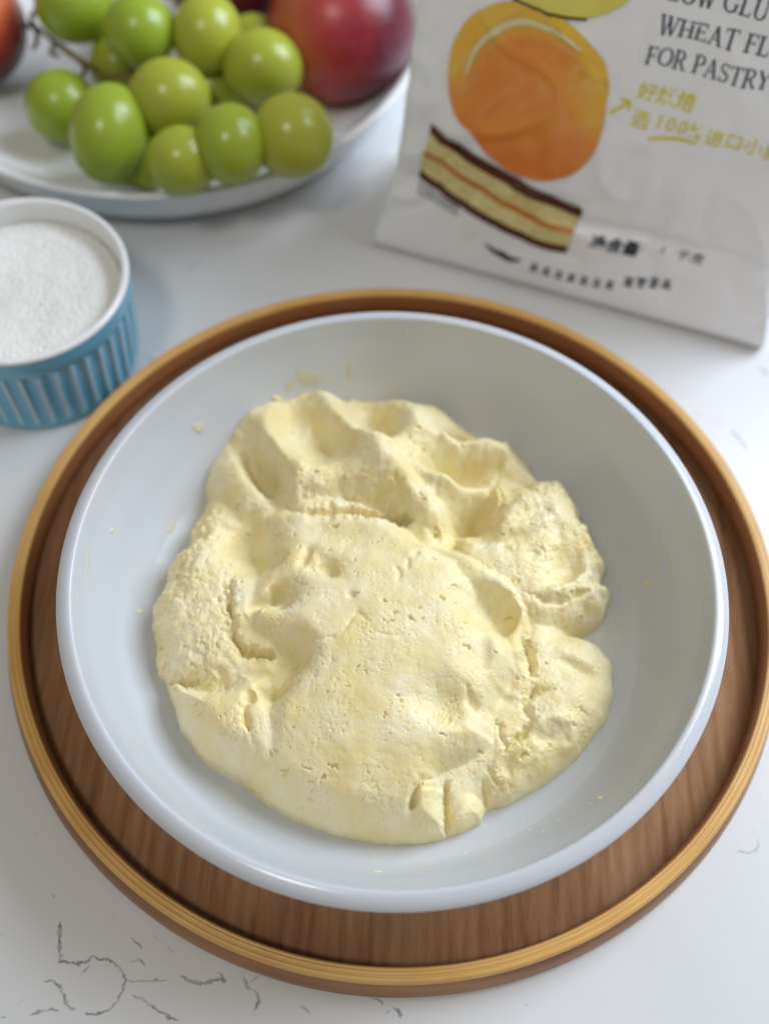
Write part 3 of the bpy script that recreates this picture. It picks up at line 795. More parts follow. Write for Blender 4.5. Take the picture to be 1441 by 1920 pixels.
GR = [  # photo position, height of the centre, radius across and along (chart), lean of the long axis
    (140, 8, 46, 74, 70, 0), (262, 58, 50, 67, 68, 0), (388, 62, 48, 65, 72, 10), (318, 185, 44, 77, 73, 0), (493, 127, 40, 76, 70, 0),
    (115, 198, 26, 66, 66, 0), (205, 250, 40, 72, 92, 8), (433, 270, 46, 68, 74, 0), (548, 255, 22, 73, 72, 0), (342, 302, 18, 62, 60, 0),
    (272, 298, 18, 57, 55, 0), (474, 78, 34, 52, 50, 0), (330, -70, 52, 66, 66, 0), (400, 170, 22, 60, 60, 0), (225, 120, 24, 58, 58, 0)]
bunch = empty('grape_bunch', tuple(at(318, 185, 12)))
tag(bunch, 'bunch of pale green grapes on its stem lying on the white plate', 'grapes')
bm = bmesh.new(); bmesh.ops.create_uvsphere(bm, u_segments=40, v_segments=24, radius=1.0)
for vtx in bm.verts: vtx.co.z *= 1.0
gme = bpy.data.meshes.new('grape'); bm.to_mesh(gme); bm.free(); gme.materials.append(M_grape)
gme.polygons.foreach_set('use_smooth', [True] * len(gme.polygons))
cents = []
for (gx_, gy_, gz, rx_, ry_, ln) in GR:
    c_ = at(gx_, gy_, gz); s_ = depth(c_) / F_PX; ra_, rb_ = rx_ * s_, ry_ * s_
    def clear(q):
        return min(q[2] - plate_z(q[0] + rr_ * ra_ * math.cos(t_), q[1] + rr_ * ra_ * math.sin(t_)) - ra_ * math.sqrt(1 - rr_ * rr_) for rr_ in (0, .5, .8, .95) for t_ in np.linspace(0, 6.28, 13))
    while clear(c_) < 0: gz += 0.5; c_ = at(gx_, gy_, gz)
    cents.append((c_, ra_, rb_))
    o = bpy.data.objects.new('grape', gme); scene.collection.objects.link(o)
    xa = _rt; za = _up * math.cos(R(ln)) + _rt * math.sin(R(ln)); ya = np.cross(za, xa); ya /= np.linalg.norm(ya); xa = np.cross(ya, za)
    mt = Matrix.Identity(4)
    for i in range(3):
        mt[i][0], mt[i][1], mt[i][2], mt[i][3] = xa[i] * ra_ * S, ya[i] * (ra_ + rb_) / 2 * S, za[i] * rb_ * S, c_[i] * S
    o.parent = bunch; o.matrix_parent_inverse = Matrix.Translation(-Vector(bunch.location)); o.matrix_basis = mt
for pts, w in (([(20, 40, 30), (66, 52, 30), (105, 80, 32), (150, 112, 34), (205, 140, 34), (300, 130, 34), (380, 120, 34)], 1.7),
               ([(66, 52, 30), (70, 75, 30), (62, 92, 26)], 1.5), ([(105, 80, 32), (96, 98, 28), (112, 105, 26)], 1.4), ([(150, 112, 34), (160, 128, 32), (150, 150, 28)], 1.4),
               ([(66, 52, 30), (60, 30, 34), (80, 10, 36)], 1.6), ([(205, 140, 34), (215, 165, 30), (210, 190, 30)], 1.2), ([(300, 130, 34), (395, 180, 30), (410, 215, 30)], 1.2)):
    c_ = spline([at(*p) for p in pts], 5)
    link('stem', tube('stem', c_, [w * (0.8 + 0.35 * mnoise.noise((k * .7, w, 0))) for k in range(len(c_))], 8), M_stem, bunch)


# nectarines
def nectarine(px, py, z, rpx, label, cols, axis, spin, gdir):
    rot0 = Vector(axis).normalized().to_track_quat('Z', 'Y').to_matrix() @ Matrix.Rotation(spin, 3, 'Z')
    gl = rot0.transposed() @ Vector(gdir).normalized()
    m, nt, b = new_mat('nectarine_skin'); L = nt.links
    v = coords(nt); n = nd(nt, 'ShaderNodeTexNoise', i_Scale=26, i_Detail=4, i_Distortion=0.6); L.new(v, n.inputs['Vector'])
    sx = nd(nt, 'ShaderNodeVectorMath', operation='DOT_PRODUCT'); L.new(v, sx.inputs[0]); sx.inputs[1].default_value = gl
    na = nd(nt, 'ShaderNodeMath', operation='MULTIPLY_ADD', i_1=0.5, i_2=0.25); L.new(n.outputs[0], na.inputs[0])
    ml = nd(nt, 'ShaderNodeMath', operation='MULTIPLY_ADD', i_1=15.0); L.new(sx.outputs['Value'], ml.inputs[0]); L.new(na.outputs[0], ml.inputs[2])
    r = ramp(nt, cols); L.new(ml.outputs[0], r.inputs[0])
    dt = nd(nt, 'ShaderNodeTexVoronoi', i_Scale=420); L.new(v, dt.inputs['Vector'])
    dr = ramp(nt, [(0.10, (0.35,) * 3), (0.22, (0,) * 3)]); L.new(dt.outputs[0], dr.inputs[0])
    mx = nd(nt, 'ShaderNodeMix', data_type='RGBA'); L.new(dr.outputs[0], mx.inputs['Factor']); L.new(r.outputs[0], mx.inputs['A']); mx.inputs['B'].default_value = (0.55, 0.25, 0.10, 1)
    L.new(mx.outputs['Result'], b.inputs['Base Color']); b.inputs['Roughness'].default_value = 0.34
    c_ = at(px, py, z); rr = rpx * depth(c_) / F_PX
    lo = plate_z(c_[0], c_[1]) + rr * 0.93
    if c_[2] < lo: c_ = at(px, py, lo); rr = rpx * depth(c_) / F_PX
    ax = Vector(axis).normalized(); rot = ax.to_track_quat('Z', 'Y').to_matrix() @ Matrix.Rotation(spin, 3, 'Z')
    root = empty('nectarine', tuple(c_)); tag(root, label, 'nectarine', 'red nectarines on the white plate')
    vs, fs, NU, NV = [], [], 64, 40
    for j in range(NV + 1):
        th = math.pi * j / NV
        for k in range(NU):
            a = 2 * math.pi * k / NU
            seam = 0.05 * math.exp(-(((a + math.pi) % (2 * math.pi) - math.pi) / 0.16) ** 2) * math.sin(th)
            q = 1 - 0.24 * math.exp(-(th / 0.26) ** 2) + 0.035 * math.exp(-((math.pi - th) / 0.2) ** 2) - seam
            vs.append(Vector((q * math.sin(th) * math.cos(a), q * math.sin(th) * math.sin(a), 0.95 * q * math.cos(th))) * rr)
    for j in range(NV):
        for k in range(NU):
            k2 = (k + 1) % NU; fs.append((j * NU + k, (j + 1) * NU + k, (j + 1) * NU + k2, j * NU + k2))
    o = link('flesh', mesh('flesh', vs, fs), m); o.parent = root; o.matrix_basis = rot.to_4x4()
    st = link('stem', tube('stem', [(0, 0, rr * .70), (0.3, 0, rr * .80), (0.8, 0.3, rr * .88)], [1.6, 1.2, 1.5]), M_stem); st.parent = root; st.matrix_basis = rot.to_4x4()
    return root


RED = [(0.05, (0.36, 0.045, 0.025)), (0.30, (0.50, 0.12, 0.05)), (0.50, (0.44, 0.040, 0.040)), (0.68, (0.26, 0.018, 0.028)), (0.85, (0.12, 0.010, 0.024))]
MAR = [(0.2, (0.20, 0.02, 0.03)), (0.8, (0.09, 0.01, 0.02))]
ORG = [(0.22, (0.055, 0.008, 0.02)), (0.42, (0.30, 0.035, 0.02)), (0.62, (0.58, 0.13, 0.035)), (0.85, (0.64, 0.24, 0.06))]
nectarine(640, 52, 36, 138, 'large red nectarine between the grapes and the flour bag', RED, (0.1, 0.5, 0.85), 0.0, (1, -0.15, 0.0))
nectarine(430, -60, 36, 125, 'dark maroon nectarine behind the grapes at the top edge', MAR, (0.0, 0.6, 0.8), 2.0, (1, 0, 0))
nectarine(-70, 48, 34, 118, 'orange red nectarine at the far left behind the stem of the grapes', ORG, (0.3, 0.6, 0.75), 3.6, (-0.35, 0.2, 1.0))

# ------------------------------------------------------------------ flour bag
BA = np.array([-13.5, 181.2, 0.0]); BYAW = R(-17.07)
bh = np.array([math.cos(BYAW), math.sin(BYAW), 0]); bn = np.array([-math.sin(BYAW), math.cos(BYAW), 0])
BPROF = spline([(0, 0.4), (-2.0, 3), (-1.5, 8), (2, 18), (6, 27), (9, 33), (10, 37), (11.5, 42), (17, 60), (25, 85), (34, 112), (43, 140), (52, 170), (58, 190)], 8)
BS = np.concatenate([[0], np.cumsum(np.linalg.norm(np.diff(BPROF, axis=0), axis=1))])
BW, BD = 166.0, 62.0


def bag_pt(u, s, off=0.0):
    """point of the bag's front film, u across and s up along it, in mm"""
    b_ = np.interp(s, BS, BPROF[:, 0]); z_ = np.interp(s, BS, BPROF[:, 1])
    bulge = 3.0 * math.sin(math.pi * min(max(u / BW, 0), 1)) * smooth01(25, 110, np.array(s)) * 0.0
    fade = float(smooth01(2, 14, np.array(s)))
    wr = 0.9 * mnoise.noise((u * 0.04, s * 0.03, 3.3)) * fade
    rg = 1 - abs(mnoise.noise((u * 0.030 + s * 0.018 + 4.0, s * 0.040 - u * 0.012, 7.7))) * 2.2      # soft ridged creases of the film
    wr += -1.3 * max(rg, 0) ** 3 * fade
    rg = 1 - abs(mnoise.noise((u * 0.05 - s * 0.03, s * 0.03 + u * 0.02, 17.1))) * 2.2
    wr += 0.9 * max(rg, 0) ** 3 * fade
    wr += 1.6 * math.exp(-((s - 33.5 - 0.02 * u) / 2.2) ** 2) * float(smooth01(60, 100, np.array(u)))    # the fold above the foot
    b_ = b_ - bulge + wr - off * 0.93
    z_ = z_ + off * 0.36
    return BA + bh * u + bn * b_ + np.array([0, 0, 1.0]) * z_


def bag_edge(s):
    return 1.5 + 9.5 * float(smooth01(2, 40, np.array(s)))


M_film, nt, b = new_mat('white_bag_film'); L = nt.links
v = coords(nt); n = nd(nt, 'ShaderNodeTexNoise', i_Scale=22, i_Detail=4, i_Distortion=0.8); L.new(v, n.inputs['Vector'])
b.inputs['Base Color'].default_value = (0.90, 0.915, 0.95, 1); b.inputs['Roughness'].default_value = 0.24
bp = nd(nt, 'ShaderNodeBump', i_Strength=0.8, i_Distance=0.0022); L.new(n.outputs[0], bp.inputs['Height']); L.new(bp.outputs[0], b.inputs['Normal'])
b.inputs['Subsurface Weight'].default_value = 0.15; b.inputs['Subsurface Scale'].default_value = 0.003
bag = empty('flour_bag', tuple(BA + bh * BW / 2))
tag(bag, 'white plastic bag of cake flour printed with an orange macaron, leaning back', 'flour bag')
vs, fs = [], []
us = np.linspace(0, BW, 84); ss = np.concatenate([np.linspace(0, 50, 40), np.linspace(52, BS[-1], 50)])
for s_ in ss:
    for u_ in us: vs.append(bag_pt(bag_edge(s_) + (BW - 2 * bag_edge(s_)) * u_ / BW, s_))
nu = len(us)
for i in range(len(ss) - 1):
    for j in range(nu - 1): fs.append((i * nu + j, i * nu + j + 1, (i + 1) * nu + j + 1, (i + 1) * nu + j))
link('front_panel', mesh('front_panel', vs, fs), M_film, bag)


def side_panel(u_edge, sgn):
    vs, fs = [], []; nt_ = 14
    for s_ in ss:
        p0 = bag_pt(u_edge - sgn * bag_edge(s_), s_); z_ = p0[2]
        dd = BD * max(0.02, 1 - z_ / 191.0)
        for k in range(nt_ + 1):
            t = k / nt_
            out_ = sgn * 1.6 * math.sin(min(t * 4, 1) * math.pi / 2) * (1 - t * 0.5) - sgn * 9 * math.sin(t * math.pi) * float(smooth01(40, 150, np.array(z_)))
            vs.append(p0 + bn * dd * t + bh * out_)
    for i in range(len(ss) - 1):
        for k in range(nt_):
            a = i * (nt_ + 1) + k; fs.append((a, a + 1, a + nt_ + 2, a + nt_ + 1))
    link('side_panel', mesh('side_panel', vs, fs), M_film, bag)


side_panel(0, -1); side_panel(BW, 1)
vs, fs = [], []
for s_ in ss:
    for u_ in np.linspace(bag_edge(s_), BW - bag_edge(s_), 12):
        p0 = bag_pt(u_, s_); vs.append(p0 + bn * BD * max(0.02, 1 - p0[2] / 191.0))
for i in range(len(ss) - 1):
    for j in range(11): fs.append((i * 12 + j, (i + 1) * 12 + j, (i + 1) * 12 + j + 1, i * 12 + j + 1))
link('back_panel', mesh('back_panel', vs, fs), M_film, bag)
# heat-sealed fins along the two front edges
for u0, sg in ((0, -1), (BW, 1)):
    vs, fs = [], []
    for i, s_ in enumerate(ss):
        for k, t in enumerate((0.0, 0.35, 0.7, 1.0)):
            w_ = 4.2 * float(smooth01(3, 40, np.array(s_))) + 0.8
            vs.append(bag_pt(u0 - sg * bag_edge(s_), s_) + bh * sg * w_ * t + bn * (2.2 * t * t - 0.15) )
        if i:
            for k in range(3): a = 4 * i + k; fs.append((a - 4, a - 3, a + 1, a))
    link('side_seam', mesh('side_seam', vs, fs), M_film, bag)

# --- printing on the bag
_layer = [0]


def print_mesh(name, polys, mat, off=0.25, sub=1.6):
    """polys: lists of (u, s) corner points or (tri, quad) faces, laid on the film"""
    vs, fs = [], []
    for poly in polys:
        _layer[0] = (_layer[0] + 1) % 12
        o_ = off + 0.006 * _layer[0]
        base = len(vs)
        for (u_, s_) in poly: vs.append(bag_pt(u_, s_, o_))
        fs.append(tuple(range(base, base + len(poly))))
    return link(name, mesh(name, vs, fs), mat, bag, smooth=False)


def blob_mesh(name, outline, center, mat, off, rings=10):
    vs = [bag_pt(*center, off)]; fs = []
    n_ = len(outline)
    for i in range(1, rings + 1):
        for (u_, s_) in outline:
            vs.append(bag_pt(center[0] + (u_ - center[0]) * i / rings, center[1] + (s_ - center[1]) * i / rings, off))
    for k in range(n_): fs.append((0, 1 + k, 1 + (k + 1) % n_))
    for i in range(rings - 1):
        for k in range(n_):
            k2 = (k + 1) % n_; fs.append((1 + i * n_ + k, 1 + (i + 1) * n_ + k, 1 + (i + 1) * n_ + k2, 1 + i * n_ + k2))
    return link(name, mesh(name, vs, fs), mat, bag)


def closed(P, n=8):
    P = np.array(P, float); Q = np.concatenate([P[-2:], P, P[:2]]); out = spline(Q, n)
    return out[2 * n:-n - 1][:len(P) * n]


M_orange = noisy('orange_print', (0.70, 0.19, 0.025), (0.76, 0.32, 0.05), 32, 0.2, detail=4, lo=0.38, hi=0.66)
M_orange_e = noisy('orange_edge_print', (0.72, 0.36, 0.035), (0.78, 0.45, 0.06), 40, 0.2)
M_yellow = noisy('yellow_print', (0.72, 0.42, 0.02), (0.78, 0.58, 0.08), 35, 0.2)
M_lemon = noisy('lemon_print', (0.72, 0.62, 0.06), (0.80, 0.72, 0.16), 40, 0.2)
M_choc = noisy('chocolate_print', (0.055, 0.016, 0.008), (0.11, 0.03, 0.014), 60, 0.25)
M_cream = noisy('cream_print', (0.66, 0.56, 0.22), (0.78, 0.70, 0.36), 300, 0.3)
M_jam = noisy('jam_print', (0.52, 0.14, 0.015), (0.62, 0.22, 0.03), 90, 0.25)
M_ink = simple('slate_ink', (0.07, 0.09, 0.13), 0.35)
M_navy = simple('navy_ink', (0.02, 0.028, 0.05), 0.35)
M_grey = simple('grey_ink', (0.22, 0.22, 0.24), 0.35)
M_yink = simple('yellow_ink', (0.76, 0.66, 0.03), 0.35)

M_shade, nt, b = new_mat('macaron_print'); L = nt.links
a1 = nd(nt, 'ShaderNodeAttribute', attribute_name='yellow')
v = coords(nt); n = nd(nt, 'ShaderNodeTexNoise', i_Scale=70, i_Detail=5, i_Roughness=0.6); L.new(v, n.inputs['Vector'])
ad = nd(nt, 'ShaderNodeMath', operation='MULTIPLY_ADD', i_1=0.55); L.new(n.outputs[0], ad.inputs[0]); L.new(a1.outputs['Fac'], ad.inputs[2])
r = ramp(nt, [(0.10, (0.72, 0.19, 0.03)), (0.34, (0.79, 0.28, 0.055)), (0.62, (0.81, 0.40, 0.06)), (0.9, (0.82, 0.56, 0.06)), (1.0, (0.84, 0.70, 0.25))]); L.new(ad.outputs[0], r.inputs[0])
L.new(r.outputs[0], b.inputs['Base Color']); b.inputs['Roughness'].default_value = 0.18


def macaron(name, outline, center, off, fn):
    o = blob_mesh(name, outline, center, M_shade, off, 22)
    n_ = len(outline); val = [fn(*center, 0)]
    for i in range(1, 23):
        for (u_, s_) in outline: val.append(fn(center[0] + (u_ - center[0]) * i / 22, center[1] + (s_ - center[1]) * i / 22, i / 22))
    at2 = o.data.attributes.new('yellow', 'FLOAT', 'POINT'); at2.data.foreach_set('value', val)


def band(name, lo, hi, mat, off, n=24, m_=9):
    a = spline(lo, n); c = spline(hi, n); vs, fs = [], []
    for i in range(len(a)):
        for k in range(m_ + 1):
            p = a[i] + (c[i] - a[i]) * k / m_; vs.append(bag_pt(p[0], p[1], off))
        if i:
            for k in range(m_): q = (m_ + 1) * i + k; fs.append((q - m_ - 1, q, q + 1, q - m_))
    return link(name, mesh(name, vs, fs), mat, bag)


macaron('macaron_shell', closed([(22.0, 74), (21.0, 88), (25, 99), (33, 106.5), (45, 109.5), (58, 107.5), (69, 101.5), (77, 95), (80.5, 84), (76, 66), (60, 58), (36, 60), (27, 64)]), (50, 84), 0.55,
        lambda u, s_, q: 0.40 + 0.12 * smooth01(70, 100, np.array(s_)) - 0.45 * smooth01(82, 62, np.array(s_)))
PALE = ([(28.6, 80), (31, 89.5), (37.5, 97.3), (47, 102.4), (60, 101.2), (67, 98.3)], [(27.4, 80), (29.2, 90), (35.6, 99.0), (46, 104.4), (59, 103.2), (68, 98.9)])
macaron('macaron_face', closed([(29.2, 70), (29.8, 84), (36, 95), (46, 100.8), (57, 100.5), (68, 97.5), (77, 90.5), (81.2, 79), (80.6, 63), (73, 51.8), (61, 47.2), (48, 49.5), (36, 57)]), (56, 75), 0.85,
        lambda u, s_, q: float(0.42 * math.exp(-((u - 75) / 9) ** 2 - ((s_ - 87) / 12) ** 2) + 0.30 * math.exp(-((u - 79) / 6) ** 2 - ((s_ - 74) / 8) ** 2) + 0.30 * smooth01(0.86, 1.0, np.array(q)) * smooth01(70, 96, np.array(s_)) + 0.12 * math.exp(-((u - 60) / 12) ** 2 - ((s_ - 80) / 16) ** 2) - 0.12 * smooth01(62, 50, np.array(s_))))
blob_mesh('lemon_disc', closed([(36, 113), (45, 109.6), (56, 108.2), (66, 108.9), (74, 112.5), (80, 119.5), (81, 130), (70, 142), (50, 142), (36, 130)]), (58, 124), M_lemon, 0.75)
link('lemon_outline', mesh('lemon_outline', [bag_pt(u_ + du * 0.0, s_ + ds, 1.0) for (u_, s_) in spline([(40, 110.2), (50, 108.5), (58, 107.9), (67, 108.7)], 6) for du, ds in ((0, -0.55), (0, 0.35))],
                           [(2 * i, 2 * i + 2, 2 * i + 3, 2 * i + 1) for i in range(18)]), M_choc, bag)


band('pale_line', *PALE, simple('pale_print', (0.76, 0.66, 0.38), 0.25), 1.1)
band('sponge_cake', [(16.2, 38.1), (33, 32), (50.3, 27), (66, 23.2), (80.3, 23.5)], [(17.9, 57.5), (34, 50.5), (50.4, 46.0), (67, 42.0), (82.0, 40.5)], M_cream, 1.05)
band('chocolate_top', [(18.2, 55.6), (33, 48.6), (50.3, 43.3), (66, 39.4), (82.0, 37.5)], [(17.8, 59.4), (34, 52.6), (50.4, 47.8), (67, 43.4), (82.3, 40.9)], M_choc, 1.35)
band('jam_layer', [(16.9, 46.8), (33, 40.2), (50.3, 34.9), (66, 31.0), (80.8, 31.0)], [(17.0, 48.6), (33.5, 42.0), (50.4, 37.0), (66.4, 33.2), (81.0, 32.6)], M_jam, 1.35)
band('chocolate_base', [(16.0, 36.6), (33, 30.4), (50.3, 25.2), (66, 21.6), (80.0, 22.0)], [(16.2, 39.6), (33, 33.2), (50.3, 28.2), (66.2, 24.6), (80.6, 25.2)], M_choc, 1.35)


# serif capitals drawn with strokes
def glyph(ch):
    T_, t, sf = 0.15, 0.065, 0.07                         # thick stem, thin stroke, serif height (em = cap height)
    q = []
    def bar(x0, y0, x1, y1, w0, w1=None):
        w1 = w0 if w1 is None else w1
        dx, dy = x1 - x0, y1 - y0; l_ = math.hypot(dx, dy); nx, ny = -dy / l_, dx / l_
        n_ = max(1, int(l_ / 0.35))
        for i in range(n_):
            a, c = i / n_, (i + 1) / n_
            wa_, wb_ = (w0 + (w1 - w0) * a) / 2, (w0 + (w1 - w0) * c) / 2
            q.append([(x0 + dx * a + nx * wa_, y0 + dy * a + ny * wa_), (x0 + dx * a - nx * wa_, y0 + dy * a - ny * wa_), (x0 + dx * c - nx * wb_, y0 + dy * c - ny * wb_), (x0 + dx * c + nx * wb_, y0 + dy * c + ny * wb_)])
    def stem(x, y0=0, y1=1, w=T_, s0=1, s1=1, sw=0.15):
        bar(x, y0, x, y1, w)
        if s0: bar(x - sw, y0 + sf / 2, x + sw, y0 + sf / 2, sf)
        if s1: bar(x - sw, y1 - sf / 2, x + sw, y1 - sf / 2, sf)
    def arc(cx, cy, rx_, ry_, a0, a1, wx=T_, wy=t, n_=18):
        pr = None
        for i in range(n_ + 1):
            a = R(a0 + (a1 - a0) * i / n_); co, si = math.cos(a), math.sin(a)
            w_ = (wy + (wx - wy) * abs(co)) / 2
            o_, i_ = (cx + (rx_ + w_) * co, cy + (ry_ + w_) * si), (cx + (rx_ - w_) * co, cy + (ry_ - w_) * si)
            if pr: q.append([pr[0], pr[1], i_, o_])
            pr = (o_, i_)
    W = 0.7
    if ch == 'L': stem(0.16); bar(0.16, sf / 2, 0.56, sf / 2, sf); bar(0.57, 0, 0.57, 0.24, 0.06); W = 0.68
    elif ch == 'O': arc(0.42, 0.5, 0.34, 0.47, 0, 360, n_=32); W = 0.86
    elif ch == 'W':
        bar(0.08, 1, 0.30, 0, 0.15); bar(0.30, 0, 0.50, 0.95, t); bar(0.46, 1, 0.68, 0, 0.15); bar(0.68, 0, 0.90, 1, t)
        for x in (0.08, 0.46, 0.9): bar(x - 0.12, 1 - sf / 2, x + 0.12, 1 - sf / 2, sf)
        W = 1.0
    elif ch == 'G': arc(0.42, 0.5, 0.34, 0.47, 48, 318, n_=28); stem(0.68, 0.10, 0.46, 0.13, 0, 1, 0.13); bar(0.66, 0.72, 0.66, 0.96, 0.06); W = 0.86
    elif ch == 'U':
        stem(0.16, 0.30, 1, T_, 0, 1, 0.14); stem(0.66, 0.30, 1, t * 1.2, 0, 1, 0.12); arc(0.41, 0.30, 0.25, 0.27, 180, 360, 0.13, t); W = 0.82
    elif ch == 'T': stem(0.36, 0, 1, T_, 1, 0); bar(0.04, 1 - sf / 2, 0.68, 1 - sf / 2, sf); bar(0.05, 0.78, 0.05, 1, 0.06); bar(0.67, 0.78, 0.67, 1, 0.06); W = 0.74
    elif ch == 'H': stem(0.16); stem(0.64); bar(0.16, 0.5, 0.64, 0.5, t); W = 0.82
    elif ch == 'E':
        stem(0.16); bar(0.16, 1 - sf / 2, 0.56, 1 - sf / 2, sf); bar(0.16, sf / 2, 0.58, sf / 2, sf); bar(0.16, 0.52, 0.46, 0.52, t)
        bar(0.56, 0.8, 0.56, 1, 0.06); bar(0.59, 0, 0.59, 0.22, 0.06); bar(0.46, 0.42, 0.46, 0.62, 0.06); W = 0.70
    elif ch == 'F':
        stem(0.16); bar(0.16, 1 - sf / 2, 0.56, 1 - sf / 2, sf); bar(0.16, 0.52, 0.46, 0.52, t); bar(0.56, 0.78, 0.56, 1, 0.06); bar(0.46, 0.42, 0.46, 0.62, 0.06); W = 0.64
    elif ch == 'A':
        bar(0.12, 0, 0.37, 1, t); bar(0.37, 1.0, 0.64, 0, 0.15); bar(0.2, 0.34, 0.54, 0.34, t)
        for x in (0.1, 0.64): bar(x - 0.13, sf / 2, x + 0.13, sf / 2, sf)
        W = 0.78
    elif ch == 'R': stem(0.16); bar(0.16, 1 - t / 2, 0.36, 1 - t / 2, t); bar(0.16, 0.5, 0.36, 0.5, t); arc(0.36, 0.75, 0.19, 0.22, -90, 90, 0.14, t, 12); bar(0.36, 0.5, 0.64, 0.03, 0.13); bar(0.56, sf / 2, 0.76, sf / 2, sf); W = 0.76
    elif ch == 'P': stem(0.16); bar(0.16, 1 - t / 2, 0.36, 1 - t / 2, t); bar(0.16, 0.45, 0.36, 0.45, t); arc(0.36, 0.725, 0.2, 0.245, -90, 90, 0.14, t, 12); W = 0.66
    elif ch == 'S':
        arc(0.32, 0.745, 0.20, 0.22, 30, 255, 0.10, t, 14); arc(0.32, 0.265, 0.21, 0.235, -150, 75, 0.12, t, 14); bar(0.24, 0.56, 0.42, 0.47, 0.14)
        bar(0.52, 0.76, 0.52, 0.97, 0.05); bar(0.09, 0.04, 0.09, 0.26, 0.05); W = 0.62
    elif ch == 'N': stem(0.13, w=t * 1.2, sw=.12); stem(0.68, w=t * 1.2, sw=.12, s0=0); bar(0.13, 1, 0.68, 0, 0.15); W = 0.84
    elif ch == 'Y': bar(0.06, 1, 0.36, 0.46, 0.15); bar(0.66, 1, 0.36, 0.46, t); stem(0.36, 0, 0.48, T_, 1, 0); W = 0.74
    else: W = 0.34
    return q, W


def lettering(text, u0, s0, cap, xs_, slant=0.0):
    polys = []; x = 0
    for ch in text:
        g, w = glyph(ch)
        for poly in g: polys.append([(u0 + (x + a + slant * c) * cap * xs_, s0 + c * cap) for a, c in poly])
        x += w
    return print_mesh('lettering', polys, M_ink, 0.22), u0 + x * cap * xs_


lettering('LOW GLUTEN', 91.5, 120.6, 6.6, 0.98)
lettering('WHEAT FLOUR', 91.6, 109.6, 6.4, 1.05)
lettering('FOR PASTRY', 90.0, 98.9, 6.3, 1.0)


def cjk(text, u0, s0, size, mat, gap=1.06, squash=1.0, slant=0.0, bold=0.012):
    x = 0.0
    for ch in text:
        cu = bpy.data.curves.new('lettering', 'FONT'); cu.body = ch; cu.size = 1.0; cu.resolution_u = 2; cu.offset = bold
        o = bpy.data.objects.new('lettering', cu); scene.collection.objects.link(o)
        bpy.context.view_layer.update()
        dg = bpy.context.evaluated_depsgraph_get(); me0 = bpy.data.meshes.new_from_object(o.evaluated_get(dg))
        bpy.data.objects.remove(o); bpy.data.curves.remove(cu)
        _layer[0] = (_layer[0] + 1) % 12
        co = np.array([v_.co[:2] for v_ in me0.vertices]); adv = 0.62 if ch.isascii() else 1.0
        for v_, (a, c) in zip(me0.vertices, co):
            p = bag_pt(u0 + (x + a + slant * c) * size, s0 + (c - 0.0) * size * squash, 0.25)
            v_.co = Vector(p * S)
        me0.name = 'lettering'; me0.materials.clear()
        if len(me0.vertices): link('lettering', me0, mat, bag, smooth=False)
        x += adv * gap
    return u0 + x * size


cjk('好烘焙', 90.2, 86.6, 7.0, M_yink, 1.0, slant=0.08)
cjk('选', 90.6, 76.8, 6.8, M_yink, 1.0, slant=0.05)
cjk('100%', 98.8, 77.6, 7.4, M_yink, 0.92, slant=0.12)
cjk('进口小麦', 117.6, 77.0, 6.9, M_yink, 1.02, slant=0.05)


def stroke(name, pts, w, mat, off=0.3):
    c = spline(pts, 6); vs, fs = [], []
    for i, p in enumerate(c):
        d = c[min(i + 1, len(c) - 1)] - c[max(i - 1, 0)]; d /= np.linalg.norm(d); n_ = np.array([-d[1], d[0]])
        ww = w * (0.7 + 0.3 * math.sin(math.pi * i / (len(c) - 1)))
        for s_ in (-.5, .5): q = p + n_ * ww * s_; vs.append(bag_pt(q[0], q[1], off))
        if i: fs.append((2 * i - 2, 2 * i, 2 * i + 1, 2 * i - 1))
    return link(name, mesh(name, vs, fs), mat, bag, smooth=False)


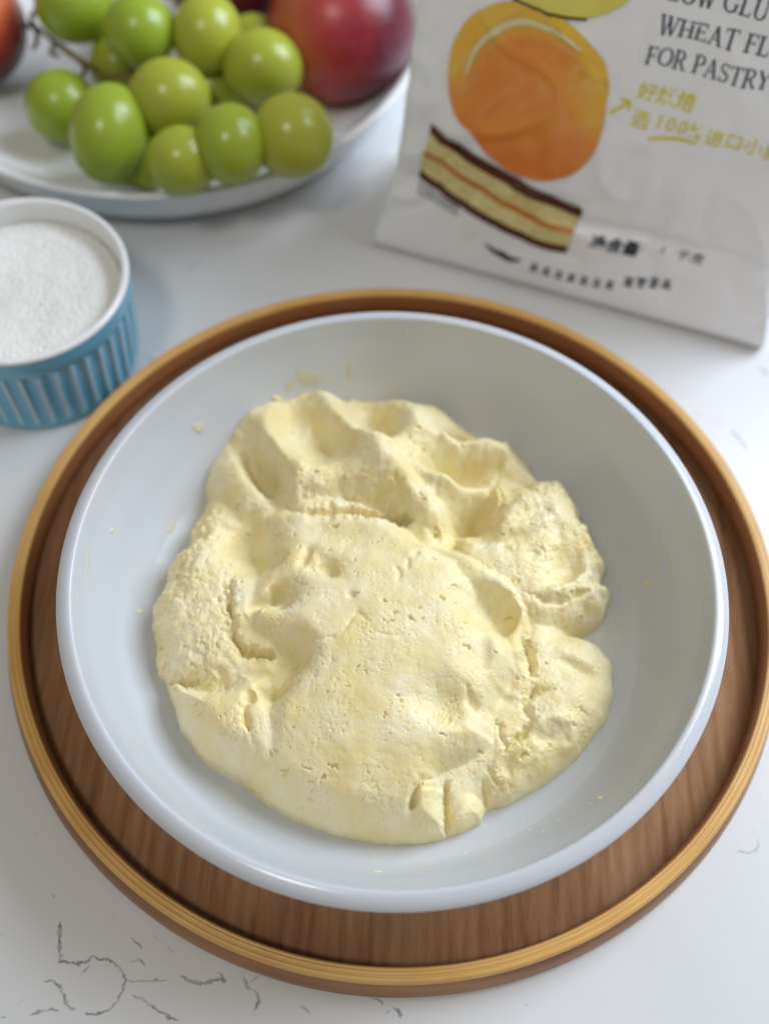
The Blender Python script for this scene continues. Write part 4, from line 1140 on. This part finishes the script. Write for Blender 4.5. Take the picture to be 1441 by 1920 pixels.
stroke('underline', [(98.6, 73.4), (104, 74.8), (110, 75.6), (115.9, 76.2)], 1.3, M_yink)
stroke('arrow', [(82.6, 78.6), (85.5, 81.2), (88.6, 84.2)], 1.2, M_yink)
stroke('arrow', [(85.2, 84.6), (88.9, 84.6)], 1.1, M_yink, 0.33)
stroke('arrow', [(89.0, 80.8), (88.9, 84.9)], 1.1, M_yink, 0.36)
cjk('净含量', 87.8, 27.6, 6.4, M_navy, 1.0, 0.9, 0.15, 0.03)
cjk(': 1 千克', 107.5, 31.0, 5.4, M_navy, 1.0, 0.7, 0.2, 0.01)
# maker's mark and a row of tiny characters at the foot of the bag
blob_mesh('maker_mark', closed([(47.4, 16.9), (51.5, 15.2), (55.5, 14.9), (59.5, 13.6), (63.5, 14.2), (61.5, 12.4), (57.5, 11.6), (53.0, 12.9), (50.0, 14.2)], 4), (56.5, 13.4), M_navy, 0.3, 3)
polys = []
for k in range(7):
    u_ = 69.2 + 5.15 * k; s_ = 12.3 + (0.0, -0.2, -0.3, -0.4, -0.2, 0.3, 1.0)[k]
    polys += [[(u_ - 1.5, s_ - 1.7), (u_ + 1.5, s_ - 1.7), (u_ + 1.5, s_ - 0.5), (u_ - 1.5, s_ - 0.5)], [(u_ - 1.2, s_ + 0.5), (u_ + 1.4, s_ + 0.5), (u_ + 1.2, s_ + 1.7), (u_ - 1.0, s_ + 1.7)], [(u_ - .7 + .4 * (k % 3), s_ - .5), (u_ + .5, s_ - .5), (u_ + .5, s_ + .5), (u_ - .7 + .4 * (k % 3), s_ + .5)]]
for k in range(4):
    u_ = 107.0 + 4.75 * k; s_ = 16.4 + 1.0 * k
    w1_, w2_ = ((1.7, 1.7), (1.1, 1.9), (1.5, 1.5), (1.9, 1.0))[k]
    polys += [[(u_ - w1_, s_ - 1.9), (u_ + w1_, s_ - 1.9), (u_ + w1_, s_ - .6), (u_ - w1_, s_ - .6)], [(u_ - w2_, s_ + .4), (u_ + w2_, s_ + .4), (u_ + w2_, s_ + 1.9), (u_ - w2_, s_ + 1.9)], [(u_ - .5, s_ - .6), (u_ + .6, s_ - .6), (u_ + .6, s_ + .4), (u_ - .5, s_ + .4)]]
print_mesh('lettering', polys, M_navy, 0.25)
polys = []
for row in range(2):
    for k in range(8):
        u_ = 16.6 + 2.3 * k; s_ = 33.6 - 0.82 * 0.42 * (u_ - 16.6) - 2.4 * row
        polys.append([(u_, s_ - .6), (u_ + 1.6, s_ - .9), (u_ + 1.6, s_ + .5), (u_, s_ + .8)])
print_mesh('lettering', polys, M_grey, 0.25)
